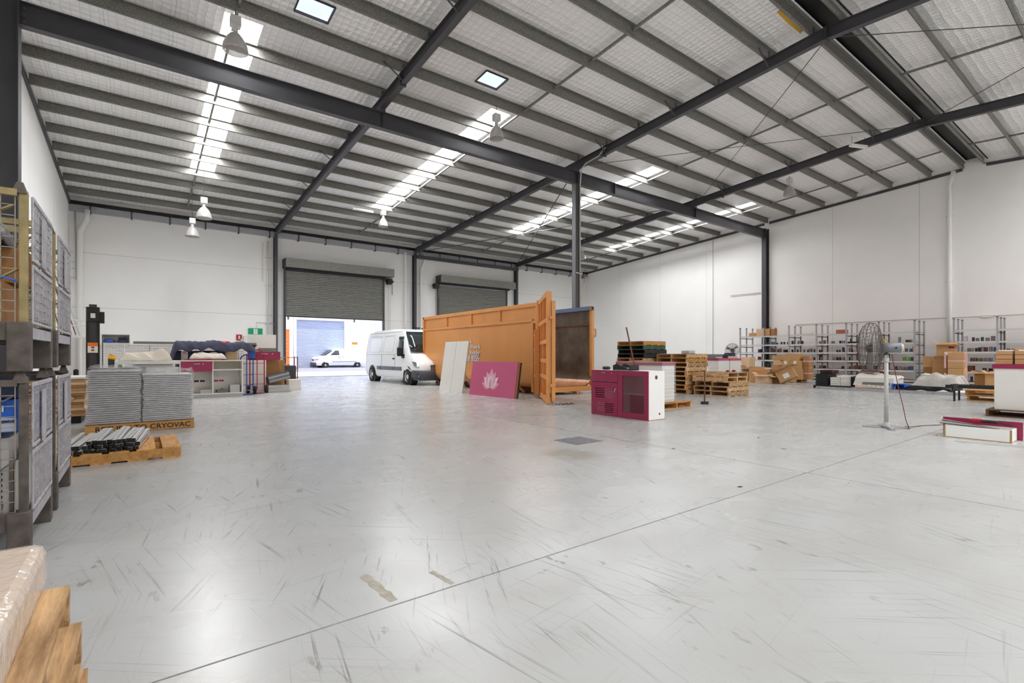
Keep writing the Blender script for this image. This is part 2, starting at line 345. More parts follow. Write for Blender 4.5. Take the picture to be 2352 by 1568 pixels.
# ---------- roof ----------
VT = [(2.94, 3.72), (8.03, 8.80)]; VY = (11.92, 12.54)
ce = struct(B().box(XL, XR, RIDGE - .45, RIDGE + .45, zt(RIDGE) + .10, zt(RIDGE) + .14).box(XL, XR, RIDGE - .45, RIDGE - .42, zt(RIDGE) - .06, zt(RIDGE) + .1).box(XL, XR, RIDGE + .42, RIDGE + .45, zt(RIDGE) - .06, zt(RIDGE) + .1).obj('ceiling', 'black'), 'silver foil insulation and steel purlins under a low pitched roof')
xb = sorted({XL, XR} | {v for a in SK + VT for v in a}); yb = [RIDGE + .22, VY[0], VY[1], SKY0, SKY1, YB + .2]
def roof_side(mir):
    b = B(); SK0_ = SKR0 if mir else SKY0; yb = [RIDGE + .22, SKR0, SKY1, YB + .2] if mir else [RIDGE + .22, VY[0], VY[1], SKY0, SKY1, YB + .2]; SK_ = SK_FILL if mir else SK; xb = sorted({XL, XR} | {v for a in SK_ + ([] if mir else VT) for v in a})
    yy = (lambda y: 2 * RIDGE - y) if mir else (lambda y: y)
    for i in range(len(xb) - 1):
        for j in range(len(yb) - 1):
            x0, x1, y0, y1 = xb[i], xb[i + 1], yb[j], yb[j + 1]; xm, ym = (x0 + x1) / 2, (y0 + y1) / 2
            if any(a < xm < c for a, c in SK_) and SK0_ < ym < SKY1: continue
            if not mir and any(a < xm < c for a, c in VT) and VY[0] < ym < VY[1]: continue
            b.poly([(x0, yy(y0), zt(y0)), (x1, yy(y0), zt(y0)), (x1, yy(y1), zt(y1)), (x0, yy(y1), zt(y1))])
    b.obj('foil_lining', 'foil_insulation', ce)
    for a, c in SK_:
        pl = ([SKR0, 11.4] if mir else [SKY0]) + [14.41, 15.93, 17.44, 18.96, 20.48, 21.99, SKY1]
        for y0, y1 in zip(pl[:-1], pl[1:]):
            B().poly([(a - .1, yy(y0), zt(y0) + .10), (c + .1, yy(y0), zt(y0) + .10), (c + .1, yy(y1), zt(y1) + .10), (a - .1, yy(y1), zt(y1) + .10)]).obj('skylight_or_fill_panel', 'skylight_sheet', ce, label='translucent white roof sheet glowing with daylight, added as fill on the rear side')
roof_side(False); roof_side(True)  # the mirrored side carries the added fill strips, out of view
for (a, c) in VT:
    z = zt(12.2) + .05; y0, y1 = VY; ap = ((a + c) / 2, (y0 + y1) / 2, z + .42); cor = [(a, y0, z), (c, y0, z), (c, y1, z), (a, y1, z)]
    b = B()
    for k in range(4): b.poly([cor[k], cor[(k + 1) % 4], ap])
    b.obj('vent_dome', 'vent_dome', ce, label='square roof vent with a pale blue pyramid dome')
    b = B()
    for (p, q) in zip(cor, cor[1:] + cor[:1]): b.bar((p[0], p[1], zt(p[1]) - .005), (q[0], q[1], zt(q[1]) - .005), .03, .06)
    b.obj('vent_frame', 'dark_grey', ce)
PUR = [28.06 - 1.516 * k for k in range(15)] + [5.68]
def purlin(Y, s):
    z = zp(Y); b = B()
    b.box(XL + .06, XR - .06, Y - .006, Y + .006, z, z + .25)
    b.box(XL + .06, XR - .06, min(Y, Y + .075 * s), max(Y, Y + .075 * s), z, z + .006)
    b.box(XL + .06, XR - .06, Y + .075 * s - .003, Y + .075 * s + .003, z, z + .022)
    b.box(XL + .06, XR - .06, min(Y, Y - .075 * s), max(Y, Y - .075 * s), z + .244, z + .25)
    return b.obj('purlin', 'galvanised', ce)
ALLP = PUR + [2 * RIDGE - y for y in PUR]
for y in PUR: purlin(y, 1)
for y in PUR: purlin(2 * RIDGE - y, -1)
def sbox(b, x0, x1, y0, y1, d0, d1):
    k = len(b.v)
    for d in (d0, d1):
        for (x, y) in ((x0, y0), (x1, y0), (x1, y1), (x0, y1)): b.v.append((x, y, zb(y) + d))
    b.f += [tuple(k + i for i in q) for q in ((0, 3, 2, 1), (4, 5, 6, 7), (0, 1, 5, 4), (1, 2, 6, 5), (2, 3, 7, 6), (3, 0, 4, 7))]
for x in colx:
    for (y0, y1) in ((RIDGE, 29.4), (YF + .2, RIDGE)):
        b = B(); sbox(b, x - .083, x + .083, y0, y1, 0, .014); sbox(b, x - .083, x + .083, y0, y1, .296, .31); sbox(b, x - .006, x + .006, y0, y1, .014, .296)
        b.obj('rafter', 'steel_dark', ce)
    b = B()
    for y in (13.0, 5.35): sbox(b, x - .095, x + .095, y - .016, y + .016, -.05, .31)
    b.obj('splice_plate', 'steel_dark', ce)
    for k, y in enumerate(PUR):
        B().box(x - .05, x + .05, y - .016, y - .007, zp(y) - .002, zp(y) + .2).obj('cleat', 'steel_dark', ce)
        if k % 2 == 0: B().bar((x - .62, y - .02, zp(y) + .08), (x - .03, y - .02, zb(y) + .02), .045, .012).obj('fly_brace', 'steel_dark', ce)
# bridging between purlins at mid bay
def bridging(x, ps):
    for y0, y1 in zip(ps[:-1], ps[1:]):
        if abs(y0 - y1) < .8: continue
        a, c = min(y0, y1) + .02, max(y0, y1) - .02
        k = B(); n = len(k.v)
        for d in (.10, .155):
            for (xx, yy) in ((x - .03, a), (x + .03, a), (x + .03, c), (x - .03, c)): k.v.append((xx, yy, zp(yy) + d))
        k.f += [(0, 3, 2, 1), (4, 5, 6, 7), (0, 1, 5, 4), (1, 2, 6, 5), (2, 3, 7, 6), (3, 0, 4, 7)]
        k.obj('bridging_bar', 'galvanised', ce)
for x in (1.83, 10.13, 18.52, 26.85): bridging(x, PUR)
for x in (10.13, 18.52, 26.85): bridging(x, [2 * RIDGE - y for y in PUR][::-1][:6])
# bracing rods under the roof
for (x0, y0, x1, y1) in ((14.3, 5.45, 22.25, 14.2), (14.3, 14.2, 22.25, 5.45), (14.3, 14.8, 22.25, 29.1), (14.3, 29.1, 22.25, 14.8), (14.3, 5.3, 22.25, -3.5), (22.25, 5.3, 14.3, -3.5)):
    r = .011 if y0 < 14.5 and y1 < 14.5 else .022
    B().cyl((x0, y0, zb(y0) + .10), (x1, y1, zb(y1) + .10), r, 8).obj('brace_rod', 'steel_dark', ce)
# strut beside the girder and one over the second door
B().box(14.2, 22.3, 14.95, 15.07, zb(15) + .05, zb(15) + .17).obj('strut', 'steel_light', ce)
B().box(14.2, 22.3, 28.9, 29.1, 7.42, 7.62).obj('strut', 'steel_dark', ce)
# deep girder across the hall on three columns
gi = struct(B().box(-2.0, 29.5, 14.494, 14.506, 8.15, 8.61).obj('trim_1', 'steel_dark'), 'deep charcoal steel girder crossing the hall under the rafters')
B().box(-2.0, 29.5, 14.4, 14.6, 8.13, 8.15).obj('lower_flange', 'steel_dark', gi); B().box(-2.0, 29.5, 14.4, 14.6, 8.61, 8.63).obj('upper_flange', 'steel_dark', gi)
for x in (5.92, 14.15, 22.37, 16.35): B().box(x - .006, x + .006, 14.405, 14.595, 8.15, 8.61).obj('stiffener', 'steel_dark', gi)
for x in colx: B().box(x - .08, x + .08, 14.42, 14.58, 8.63, zb(14.5)).obj('packer', 'steel_dark', gi)
b = B()
for z in (8.24, 8.38, 8.52): b.cyl((-1.93, 14.49, z), (-1.93, 14.46, z), .016, 8)
b.obj('bolt', 'steel_light', gi)
def column(name, x, y, w, d, h, along, label):
    r = struct(B().box(x - .2, x + .2, y - .2, y + .2, 0, .02).obj(name, 'steel_dark'), label)
    t = .014; b = B()
    if along == 'y':
        b.box(x - w / 2, x + w / 2, y - d / 2, y - d / 2 + t, .02, h).box(x - w / 2, x + w / 2, y + d / 2 - t, y + d / 2, .02, h).box(x - t / 2, x + t / 2, y - d / 2 + t, y + d / 2 - t, .02, h)
    else:
        b.box(x - d / 2, x - d / 2 + t, y - w / 2, y + w / 2, .02, h).box(x + d / 2 - t, x + d / 2, y - w / 2, y + w / 2, .02, h).box(x - d / 2 + t, x + d / 2 - t, y - t / 2, y + t / 2, .02, h)
    b.obj('column_shaft', 'steel_dark', r); return r
column('trim_2', 5.92, 29.32, .166, .31, 7.75, 'y', 'charcoal steel column left of the open roller door')
column('trim_3', 14.15, 29.32, .166, .31, 7.75, 'y', 'charcoal steel column between the two roller doors')
column('trim_4', 22.37, 29.32, .166, .31, 7.75, 'y', 'charcoal steel column right of the closed roller door')
column('trim_5', 29.6, 14.5, .25, .38, 8.7, 'x', 'charcoal steel column against the right wall')
column('trim_6', -2.25, 14.5, .36, .5, 8.75, 'x', 'charcoal steel column against the left wall')
c7 = struct(B().box(13.9, 14.3, 14.3, 14.7, 0, .025).obj('trim_7', 'steel_dark'), 'grey steel post standing in the middle under the girder')
B().box(13.99, 14.21, 14.39, 14.405, .025, 8.13).box(13.99, 14.21, 14.595, 14.61, .025, 8.13).box(14.09, 14.11, 14.405, 14.595, .025, 8.13).obj('post_shaft', 'steel_dark', c7)
B().box(13.99, 14.0, 14.405, 14.595, .025, 8.13).obj('lit_face', 'steel_light', c7)  # paler plate paints the light falling on the post's left face
B().tube([(14.2, 14.36, z) for z in (0.1, 8.1)] + [(14.18, 14.3, 8.35), (14.1, 14.2, 8.65), (14.07, 13.9, 8.8), (14.06, 13.2, 8.86), (14.1, 12.9, 9.1)], .028).smooth().obj('conduit', 'light_grey', c7)
B().tube([(14.0, 14.36, 4.55), (14.28, 14.33, 4.5), (14.3, 14.36, 4.62)], .02).obj('cable_tie', 'off_white', c7)
# eave gutter and downpipes
gu = struct(B().box(XL, XR, YB - .22, YB - .02, 7.66, 7.92).obj('trim_8', 'gutter_zinc'), 'grey box gutter along the top of the door wall')
for k in range(22): B().box(XL + .7 + 1.48 * k, XL + .76 + 1.48 * k, YB - .235, YB - .02, 7.60, 7.95).obj('gutter_bracket', 'steel_dark', gu)
B().box(XL, XR, YB - .26, YB - .20, 7.95, 8.1).obj('eave_angle', 'black', gu)
def pipe(name, pts, r, label, m='white_paint', brackets=()):
    o = struct(B().tube(pts, r, 12).smooth().obj(name, m), label)
    for (p, q) in brackets: B().bar(p, q, .03, .02).obj('pipe_bracket', 'light_grey', o)
    return o
for k, (x, dx, lb) in enumerate(((-2.12, .25, 'white downpipe in the left corner beside the stacker'), (13.55, -.08, 'white downpipe left of the column between the doors'), (14.62, .2, 'white downpipe right of the column between the doors'), (29.35, .22, 'white downpipe in the far right corner'))):
    pipe('trim_%d' % (9 + k), [(x + dx, 29.2, 7.75), (x + dx, 29.2, 7.35), (x + dx * .9, 29.22, 7.25), (x + dx * .1, 29.32, 6.85), (x, 29.33, 6.75), (x, 29.33, 4), (x, 29.33, .05)], .11 if k == 0 else .085, lb,
         brackets=[((x - .13, 29.33, z), (x + .13, 29.33, z)) for z in (5.9, 3.9)])
pipe('trim_13', [(29.55, 6.0, 9.6), (29.62, 6.1, 9.25), (29.68, 6.18, 9.0), (29.68, 6.18, 5), (29.68, 6.18, .05)], .085, 'tall white downpipe on the right wall near the ridge', brackets=[((29.66, 6.05, z), (29.66, 6.31, z)) for z in (7.6, 4.6)])
pipe('trim_14', [(29.77, y, 2.97 - .006 * (i % 3)) for i, y in enumerate([12.9, 11, 9.5, 8, 6.5, 5, 3.6, 2, .5])], .014, 'thin grey cable run along the right wall above the shelving', 'light_grey')
B().box(29.72, 29.8, 4.75, 5.1, 2.9, 3.0).obj('junction_box', 'off_white', bpy.data.objects['trim_14']); B().box(29.72, 29.8, 3.55, 3.67, 2.6, 2.75).obj('switch', 'cream', bpy.data.objects['trim_14'])
pipe('trim_15', [(29.76, 17.95, 9.1), (29.76, 17.95, 1.25)], .016, 'thin conduit dropping down the right wall', 'light_grey')
pipe('trim_16', [(29.74, 16.75, 4.98), (29.74, 14.85, 4.98)], .02, 'short horizontal pipe on the right wall beside the column', 'light_grey')
t17 = pipe('trim_17', [(5.55, 29.4, 7.4), (5.55, 29.4, 5.5), (5.55, 29.42, .1)], .035, 'pale conduits on the door wall left of the first column', 'off_white', [((5.4, 29.4, z), (5.9, 29.4, z)) for z in (6.5, 5.0, 3.4, 2.9)])
B().tube([(5.3, 29.42, 7.3), (5.3, 29.42, 5.2)], .03).obj('conduit', 'off_white', t17); B().tube([(5.85, 29.44, 3.0), (5.0, 29.44, 3.0), (5.0, 29.44, 2.7)], .02).obj('conduit', 'off_white', t17)
t18 = pipe('trim_18', [(-2.3, 29.4, 8.0), (-2.25, 29.4, 5.4), (-2.25, 29.4, 4.6)], .03, 'thin conduits in the left corner', 'light_grey', [((-2.45, 29.42, z), (-2.1, 29.42, z)) for z in (5.4, 5.1, 4.7)])

# ---------- roller doors ----------
def roller(name, x0, x1, zbot, label, motor_left):
    r = struct(B().box(x0 - .06, x1 + .5, 28.86, 29.5, 6.05, 6.53).obj(name, 'door_zinc'), label)
    B().box(x0 - .12, x0 - .06, 28.9, 29.5, 6.0, 6.5).obj('end_plate', 'dark_grey', r)
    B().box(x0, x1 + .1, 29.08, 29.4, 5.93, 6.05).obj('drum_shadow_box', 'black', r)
    h = .1; sl = None
    n = int((5.95 - zbot) / h)
    for k in range(n):
        if sl is None:
            pr = [(0, 0), (-.03, .008), (-.042, .03), (-.042, .06), (-.02, .088), (0, .1), (.01, .1), (.01, 0)]
            sl = B().prism(pr, lambda y, z, t: (t, y, z), x0 + .02, x1 - .02).obj('slat', 'door_zinc', r); sl.location = (0, 29.36, zbot)
        else: inst(sl, r, (0, 29.36, zbot + h * k))
    B().box(x0, x1, 29.32, 29.39, zbot - .06, zbot).obj('bottom_rail', 'dark_grey', r)
    for a in (x0 - .03, x1 - .01): B().box(a - .04, a + .05, 29.26, 29.45, 0, 6.1).obj('guide_rail', 'steel_dark', r)
    xm = x0 - .28 if motor_left else x1 + .3
    B().box(xm - .14, xm + .14, 29.0, 29.35, 5.62, 5.95).cyl((xm - .25, 29.15, 5.8), (xm + .25, 29.15, 5.8), .07).obj('chain_drive', 'black', r)
    B().tube([(xm - .05, 29.2, 5.6), (xm - .05, 29.2, 1.0), (xm, 29.2, .9), (xm + .07, 29.2, 1.0), (xm + .07, 29.2, 5.6)], .012, 6).obj('pull_chain', 'light_grey', r)
    b = B()
    for k in range(7): b.cyl((xm + .2, 29.2, 5.6 - .09 * k), (xm + .2, 29.2, 5.53 - .09 * k), .03, 6)
    b.obj('slack_chain', 'mid_grey', r)
    for a in (x0 + .15, (x0 + x1) / 2 + 1.0): B().box(a - .04, a + .04, 29.3, 29.36, zbot - .22, zbot - .06).obj('latch_tab', 'mid_grey', r)
    return r
roller('door_1', D1[0], D1[1], 3.42, 'grey slatted roller shutter half raised over the sunlit doorway', False)
roller('door_2', D2[0], D2[1], .08, 'grey slatted roller shutter closed behind the orange skip bin', True)

# ---------- outside ----------
ap = struct(B().box(-30, 70, YB + .0, 38.9, -.25, -.02).obj('floor_apron', 'apron'), 'sunlit concrete apron outside the doorway')
struct(B().box(-30, 70, 38.9, 60, -.25, -.021).obj('floor_road', 'driveway_shade'), 'grey driveway between the buildings')  # darker ground colour stands in for shade across the far driveway
ob = thing('warehouse_facade', 'pale ribbed metal warehouse across the driveway with a closed blue-grey shutter', 'building', (0, 52, 0))
rib = None
for k in range(95):
    x = 4 + .3 * k
    if 12.1 <= x <= 17.1:
        z0 = 4.85
    else: z0 = 0
    B().box(x, x + .24, -.05, .1, z0, 8.5).obj('wall_rib', 'cladding', ob)
B().box(3, 34, 0.0, .3, 4.8, 8.5).box(3, 12.2, 0, .3, 0, 4.8).box(17.3, 34, 0, .3, 0, 4.8).obj('wall', 'cladding', ob)
sl = None
for k in range(40):
    if sl is None: sl = B().prism([(0, 0), (-.03, .03), (-.03, .09), (0, .12)], lambda y, z, t: (t, y, z), 12.4, 17.1).obj('shutter_slat', 'shutter_blue', ob); sl.location = (0, .1, 0)
    else: inst(sl, ob, (0, .1, .12 * k))
B().box(12.15, 12.4, -.1, .1, 0, 4.74).box(17.1, 17.35, -.1, .1, 0, 4.74).box(12.15, 17.35, -.1, .1, 4.75, 5.0).obj('shutter_frame', 'cladding', ob)
B().box(11.2, 12.0, -.12, -.05, 1.9, 2.8).obj('notice', 'white_paint', ob); B().box(17.9, 18.5, -.09, -.05, 2.35, 2.6).obj('sign', 'orange', ob)
oc = thing('shipping_container', 'orange container standing outside at the left of the doorway', 'container', (9.7, 44.5, 0))
B().box(-1.6, .36, 0, .1, .1, 3.4).obj('side', 'container_orange', oc); B().box(.36, .5, -.03, .13, 0, 3.39).box(-1.6, .5, -.03, .13, 3.4, 3.6).obj('frame', 'white_paint', oc); B().box(-1.6, .5, .1, 6, .1, 3.5).obj('body', 'container_orange', oc)
for k in range(6): B().bar((-.45 + .05 * k, -.004, 1.0 + .28 * k), (.25, -.004, .9 + .33 * k), .05, .008).obj('stripe', 'cream', oc)
# ================= things: shared builders =================
def pallet(label, x0, y0, z0, L=1.165, Wd=1.165, Hh=.145, along='x', m='pallet_wood', group=None, nb=7, name='pallet', solidend=False, rz=0, blocks=False):
    """top boards run along X when along == 'x'; bearers run the other way"""
    t = thing(name, label, 'pallet', (x0, y0, z0), rz, group)
    sw = (lambda u, v, w: (u, v, w)) if along == 'x' else (lambda u, v, w: (v, u, w))
    def bx(nm, u0, u1, v0, v1, w0, w1):
        a = sw(u0, v0, w0); c = sw(u1, v1, w1); return B().box(a[0], c[0], a[1], c[1], a[2], c[2]).obj(nm, mm, t)
    LL, WW = (L, Wd) if along == 'x' else (Wd, L)
    mm = mt(m + '_y' if along == 'y' and m in ('pallet_wood', 'new_wood') else m)
    for k in range(3):
        u = (LL - .045) * k / 2; bx('bearer', u, u + .045, 0, WW, .018, Hh - .018)
    top = None; wd = WW / nb * .78
    for k in range(nb):
        v = (WW - wd) * k / (nb - 1)
        if top is None: top = bx('top_board', 0, LL, 0, wd, Hh - .018, Hh)
        else: inst(top, t, sw(0, v, 0))
    bot = None
    for k in range(4):
        v = (WW - wd) * k / 3
        if bot is None: bot = bx('bottom_board', 0, LL, 0, wd, 0, .018)
        else: inst(bot, t, sw(0, v, 0))
    return t
ORD = ['lowest', 'second', 'third', 'fourth', 'fifth', 'sixth', 'seventh', 'eighth', 'ninth', 'tenth', 'eleventh', 'twelfth', 'thirteenth']
def carton(label, x0, x1, y0, y1, z0, z1, m='card', rz=0, open_=False, tape=None, name='carton', group=None, tilt=0):
    cx_, cy_ = (x0 + x1) / 2, (y0 + y1) / 2; a, b_, h_ = (x1 - x0) / 2, (y1 - y0) / 2, z1 - z0
    t = thing(name, label, 'box', (cx_, cy_, z0), rz, group)
    if tilt: t.rotation_euler = (tilt, 0, rz)
    if not open_: B().box(-a, a, -b_, b_, 0, h_).obj('body', m, t, bevel=.006)
    else:
        w = .006; B().box(-a, a, -b_, b_, 0, w).box(-a, a, -b_, -b_ + w, w, h_).box(-a, a, b_ - w, b_, w, h_).box(-a, -a + w, -b_ + w, b_ - w, w, h_).box(a - w, a, -b_ + w, b_ - w, w, h_).obj('body', m, t)
        fl_ = min(b_, .22)
        for (p, q, d, rise) in (((-a, -b_), (a, -b_), (0, -1), -.3), ((-a, b_), (a, b_), (0, 1), .8), ((-a, -b_), (-a, b_), (-1, 0), -.1), ((a, -b_), (a, b_), (1, 0), .35)):
            dn = Vector((d[0], d[1], rise)).normalized() * fl_
            B().poly([(p[0], p[1], h_), (q[0], q[1], h_), (q[0] + dn.x, q[1] + dn.y, h_ + dn.z), (p[0] + dn.x, p[1] + dn.y, h_ + dn.z)]).obj('flap', m, t, solid=.005)
    if tape:
        B().box(-.03, .03, -b_ - .002, b_ + .002, h_ - .12 if not open_ else 0, h_ + .002).obj('tape', tape, t) if not open_ else None
        B().box(-a - .002, a + .002, -b_ - .002, b_ + .002, h_ * .42, h_ * .42 + .05).obj('tape', tape, t) if tape == 'tape_pink' else None
    return t
def mesh_panel(b, axis, c, u0, u1, z0, z1, step, r, wav=0):
    """woven wire grid in a plane; axis 'x' means the plane X = c"""
    f = (lambda u, z: (c, u, z)) if axis == 'x' else (lambda u, z: (u, c, z))
    n = max(2, int((u1 - u0) / step)); k = max(2, int((z1 - z0) / step))
    for i in range(n + 1): u = u0 + (u1 - u0) * i / n; b.bar(f(u, z0), f(u, z1), r)
    for i in range(k + 1):
        z = z0 + (z1 - z0) * i / k; b.bar(f(u0, z), f(u1, z), r)
    return b

# ================= left side: wire stillages =================
def stillage(label, Y0, Y1, Z0, frame, group, plate_open=False):
    t = thing('wire_stillage', label, 'stillage', (-.53, Y0, Z0), 0, group)
    w, d, h = 1.15, Y1 - Y0, 1.12
    for (x, y) in ((-.05, .05), (-.05, d - .05), (-w + .05, .05), (-w + .05, d - .05)):
        B().box(x - .055, x + .05, y - .05, y + .05, 0, .30).obj('foot', 'stillage_steel', t, bevel=.006)
        B().box(x - .005, x + .035, y - .022, y + .022, .28, h - .02).obj('corner_post', frame, t, bevel=.004)
        B().cyl((x, y, h - .04), (x, y, h + .03), .05, 4, .02).obj('stacking_cup', 'stillage_steel', t)
    B().box(-w + .02, -.05, .03, d - .03, .206, .226).obj('base_tray', 'stillage_steel', t)
    for y in (.03, d - .03): B().box(-w + .1, -.09, y - .02, y + .02, .19, .30).obj('base_rail', 'stillage_steel', t)
    B().box(-.03, .0, .09, d - .09, .20, .27).obj('base_rail', 'stillage_pale', t)
    for y in (.03, d - .03):
        B().box(-w + .06, -.06, y - .018, y + .018, h - .06, h - .02).obj('top_rail', frame, t)
        mesh_panel(B(), 'y', y, -w + .08, -.07, .30, h - .05, .062, .005).obj('side_mesh', 'mesh_wire', t)
        B().bar((-w + .1, y, h - .45), (-w + .62, y, h - .08), .04, .008).obj('diagonal_brace', frame, t); B().bar((-.55, y, h - .42), (-.08, y, h - .12), .045, .008).obj('diagonal_brace', frame, t); B().bar((-.5, y, .26), (-.06, y, .62), .05, .008).obj('diagonal_brace', frame, t)
    mesh_panel(B(), 'x', -w + .03, .08, d - .08, .30, h - .05, .062, .005).obj('back_mesh', 'mesh_wire', t)
    # the half gates on the aisle side
    for (z0, z1, nm) in ((.29, .66, 'lower_gate'), (.68, h - .04, 'upper_gate')):
        gt = B().box(-.006, .006, .078, .09, z0, z1).box(-.006, .006, d - .09, d - .078, z0, z1).box(-.008, .008, .09, d - .09, z0, z0 + .02).box(-.008, .008, .09, d - .09, z1 - .028, z1).obj(nm, 'stillage_pale', t, bevel=.003)
        b = B(); n = int((d - .18) / .05)
        for i in range(n): u = .09 + (d - .18) * (i + .5) / n; b.bar((0, u, z0 + .03), (0, u + .004 * math.sin(i), z1 - .03), .005)
        for i in range(int((z1 - z0) / .055)):
            z = z0 + .05 + .055 * i; pts = [(.004 * (-1) ** j, .09 + (d - .18) * j / 10, min(z1 - .04, z + .006 * math.sin(j * 1.3 + i))) for j in range(11)]
            b.tube(pts, .003, 4)
        b.obj('gate_mesh', 'stillage_pale', gt)
    B().box(.012, .018, d * .34, d * .50, h - .44, h - .10).obj('label_plate', 'stillage_pale', t)
    return t
S1 = stillage('rusty wire stillage nearest the viewer, standing on the floor at the left edge', 4.17, 5.15, 0, 'stillage_steel', 'wire stillages stacked at the left')
S2 = stillage('wire stillage with olive posts stacked on top of the nearest one', 4.17, 5.15, 1.15, 'stillage_olive', 'wire stillages stacked at the left')
S3 = stillage('rusty wire stillage on the floor behind the nearest one', 5.40, 6.42, 0, 'stillage_steel', 'wire stillages stacked at the left')
S4 = stillage('wire stillage with olive posts on top of the rear pair', 5.40, 6.42, 1.15, 'stillage_olive', 'wire stillages stacked at the left')
# what the stillages hold
bxs = thing('monitor_carton', 'blue and white monitor carton lying upside down in the lower near stillage', 'box', (-1.02, 4.24, .78))
B().box(-.55, .425, 0, .40, 0, .2).obj('body', 'bright_blue', bxs, bevel=.005); B().poly([(.2, -.002, .01), (.42, -.002, .005), (.42, -.002, .085), (.2, -.002, .105)]).obj('pale_band', 'shutter_blue', bxs, solid=.002)
text('SAMSUNG', .024, 'navy_tin', bxs, (.415, -.006, .075), (PI / 2, PI, 0), sx=1.0, bold=.0006); text('17', .055, 'white_text', bxs, (.375, -.004, .165), (PI / 2, PI, 0), bold=.001)
bx2 = thing('monitor_carton', 'dark blue printed carton under the top rail of the lower near stillage', 'box', (-1.02, 4.26, .985)); B().box(-.55, .425, 0, .38, 0, .12).obj('body', 'navy_foil', bx2, bevel=.004)

for k, (x0, x1, z0, z1, m, lb) in enumerate(((-1.6, -1.02, .23, .76, 'black', 'black computer case in the lower near stillage, behind the mesh'), (-1.0, -.80, .23, .62, 'dark_grey', 'dark grey computer case with a vented front, lower near stillage'), (-.79, -.64, .23, .74, 'light_grey', 'pale grey computer case beside the gate of the lower near stillage'))):
    t = thing('computer_case', lb, 'computer', (x0, 4.3, z0)); B().box(0, x1 - x0, 0, .45, 0, z1 - z0).obj('case', m, t, bevel=.005)
    b = B()
    for i in range(8): b.box(.03, x1 - x0 - .03, -.004, 0, .04 + .035 * i, .055 + .035 * i)
    b.obj('vent_slots', 'mid_grey' if m == 'black' else 'black', t); B().cyl((.5 * (x1 - x0), -.006, .1), (.5 * (x1 - x0), 0, .1), .05, 16).obj('fan_grille', 'mid_grey', t)
carton('large brown carton in the upper near stillage', -1.25, -.66, 4.30, 4.75, 1.40, 1.70, 'card_dark'); carton('tan carton on its side in the upper near stillage', -1.6, -1.1, 4.32, 4.8, 1.71, 1.93, 'card', rz=.1)
carton('small tan carton low in the upper near stillage by the post', -.80, -.60, 4.55, 4.9, 1.72, 1.95, 'card_dark')
def heap(name, label, cat, x0, x1, y0, y1, z0, h, m, seed, folds=9, amp=.05, n=26, drop=0.0, group=None):
    rnd = random.Random(seed); ph = [(rnd.uniform(2, folds), rnd.uniform(2, folds), rnd.uniform(0, 6)) for _ in range(7)]
    rows = []
    for i in range(n + 1):
        r = []
        for j in range(n + 1):
            u, v = i / n, j / n; e = min(u, 1 - u, v, 1 - v); s = min(1, e * 7) ** .6
            z = h * s + sum(math.sin(a * u * 3 + b_ * v * 3 + c) * amp / (1 + k * .4) for k, (a, b_, c) in enumerate(ph)) * (s if s > .2 else .2) * .6
            r.append((x0 + (x1 - x0) * u, y0 + (y1 - y0) * v, z0 + max(.004, z)))
        rows.append(r)
    o = B().grid(rows).smooth().obj(name, m); o.data.materials[0] = mt(m)
    so = o.modifiers.new('thickness', 'SOLIDIFY'); so.thickness = .006
    return tag(o, label, cat, group)
heap('moving_blanket', 'grey quilted blanket bundled at the top of the upper near stillage', 'blanket', -1.6, -.66, 4.28, 4.9, 1.94, .22, 'mid_grey', 3)
tag(B().tube([(-.75 - .25 * math.sin(k * .35), 4.19 + .012 * math.cos(k), 1.52 + .06 * k - .004 * k * k) for k in range(12)], .006, 6).smooth().obj('cable', 'bright_blue'), 'bright blue cable looped over the mesh of the upper near stillage', 'cable')
for k, (x, w_, z1, m, lb) in enumerate(((-1.0, .2, .9, 'card', 'tall tan carton in the lower rear stillage'), (-.78, .18, .72, 'card_pale', 'pale carton in the lower rear stillage near the gate'))): carton(lb, x, x + w_, 5.6, 6.1, .23, z1, m)
for k, (y, m, lb) in enumerate(((5.55, 'cream', 'cream board standing in the upper rear stillage'), (5.75, 'light_grey', 'grey board standing in the upper rear stillage'), (6.0, 'dark_red', 'dark red board standing in the upper rear stillage'))):
    tag(B().box(-1.4, -.66, y, y + .05, 1.38, 2.0 - .1 * k).obj('board', m), lb, 'board')
for k in range(7):
    y = 4.28 + .12 * k; m = ('off_white', 'card_pale', 'light_grey', 'cream')[k % 4]
    tag(B().box(-.61, -.58, y, y + .09, .24, .60 + .03 * (k % 3)).obj('timber_offcut', m), 'pale upright offcut, %s from the near post inside the lower near stillage gate' % ORD[k].replace('lowest', 'first'), 'offcut', 'pale offcuts behind the gate')

# ================= foreground: wrapped pack on old pallets =================
for k, (dx, dy) in enumerate(((.05, -.03), (.03, .02), (0, 0))):
    pallet('%s of the three worn pallets in the bottom left corner' % ('bottom', 'middle', 'topmost')[k], -1.36 + dx, 1.17 + dy, .148 * k, m='pallet_wood_y', along='y', nb=6, group='worn pallets in the bottom left corner')
wp = thing('wrapped_pack', 'flat cardboard pack shrink-wrapped in shiny film on the near pallets', 'package', (-1.4, 1.1, .446))
B().box(0, 1.14, 0, 1.25, 0, .155).obj('cardboard', 'card_pale', wp, bevel=.03)
B().box(-.004, 1.145, -.004, 1.255, .002, .16).obj('stretch_film', 'clear_film', wp, bevel=.032)
for v in (.55, .95): B().box(-.005, 1.146, v, v + .05, .003, .162).obj('film_band', 'plastic_wrap', wp, bevel=.032)

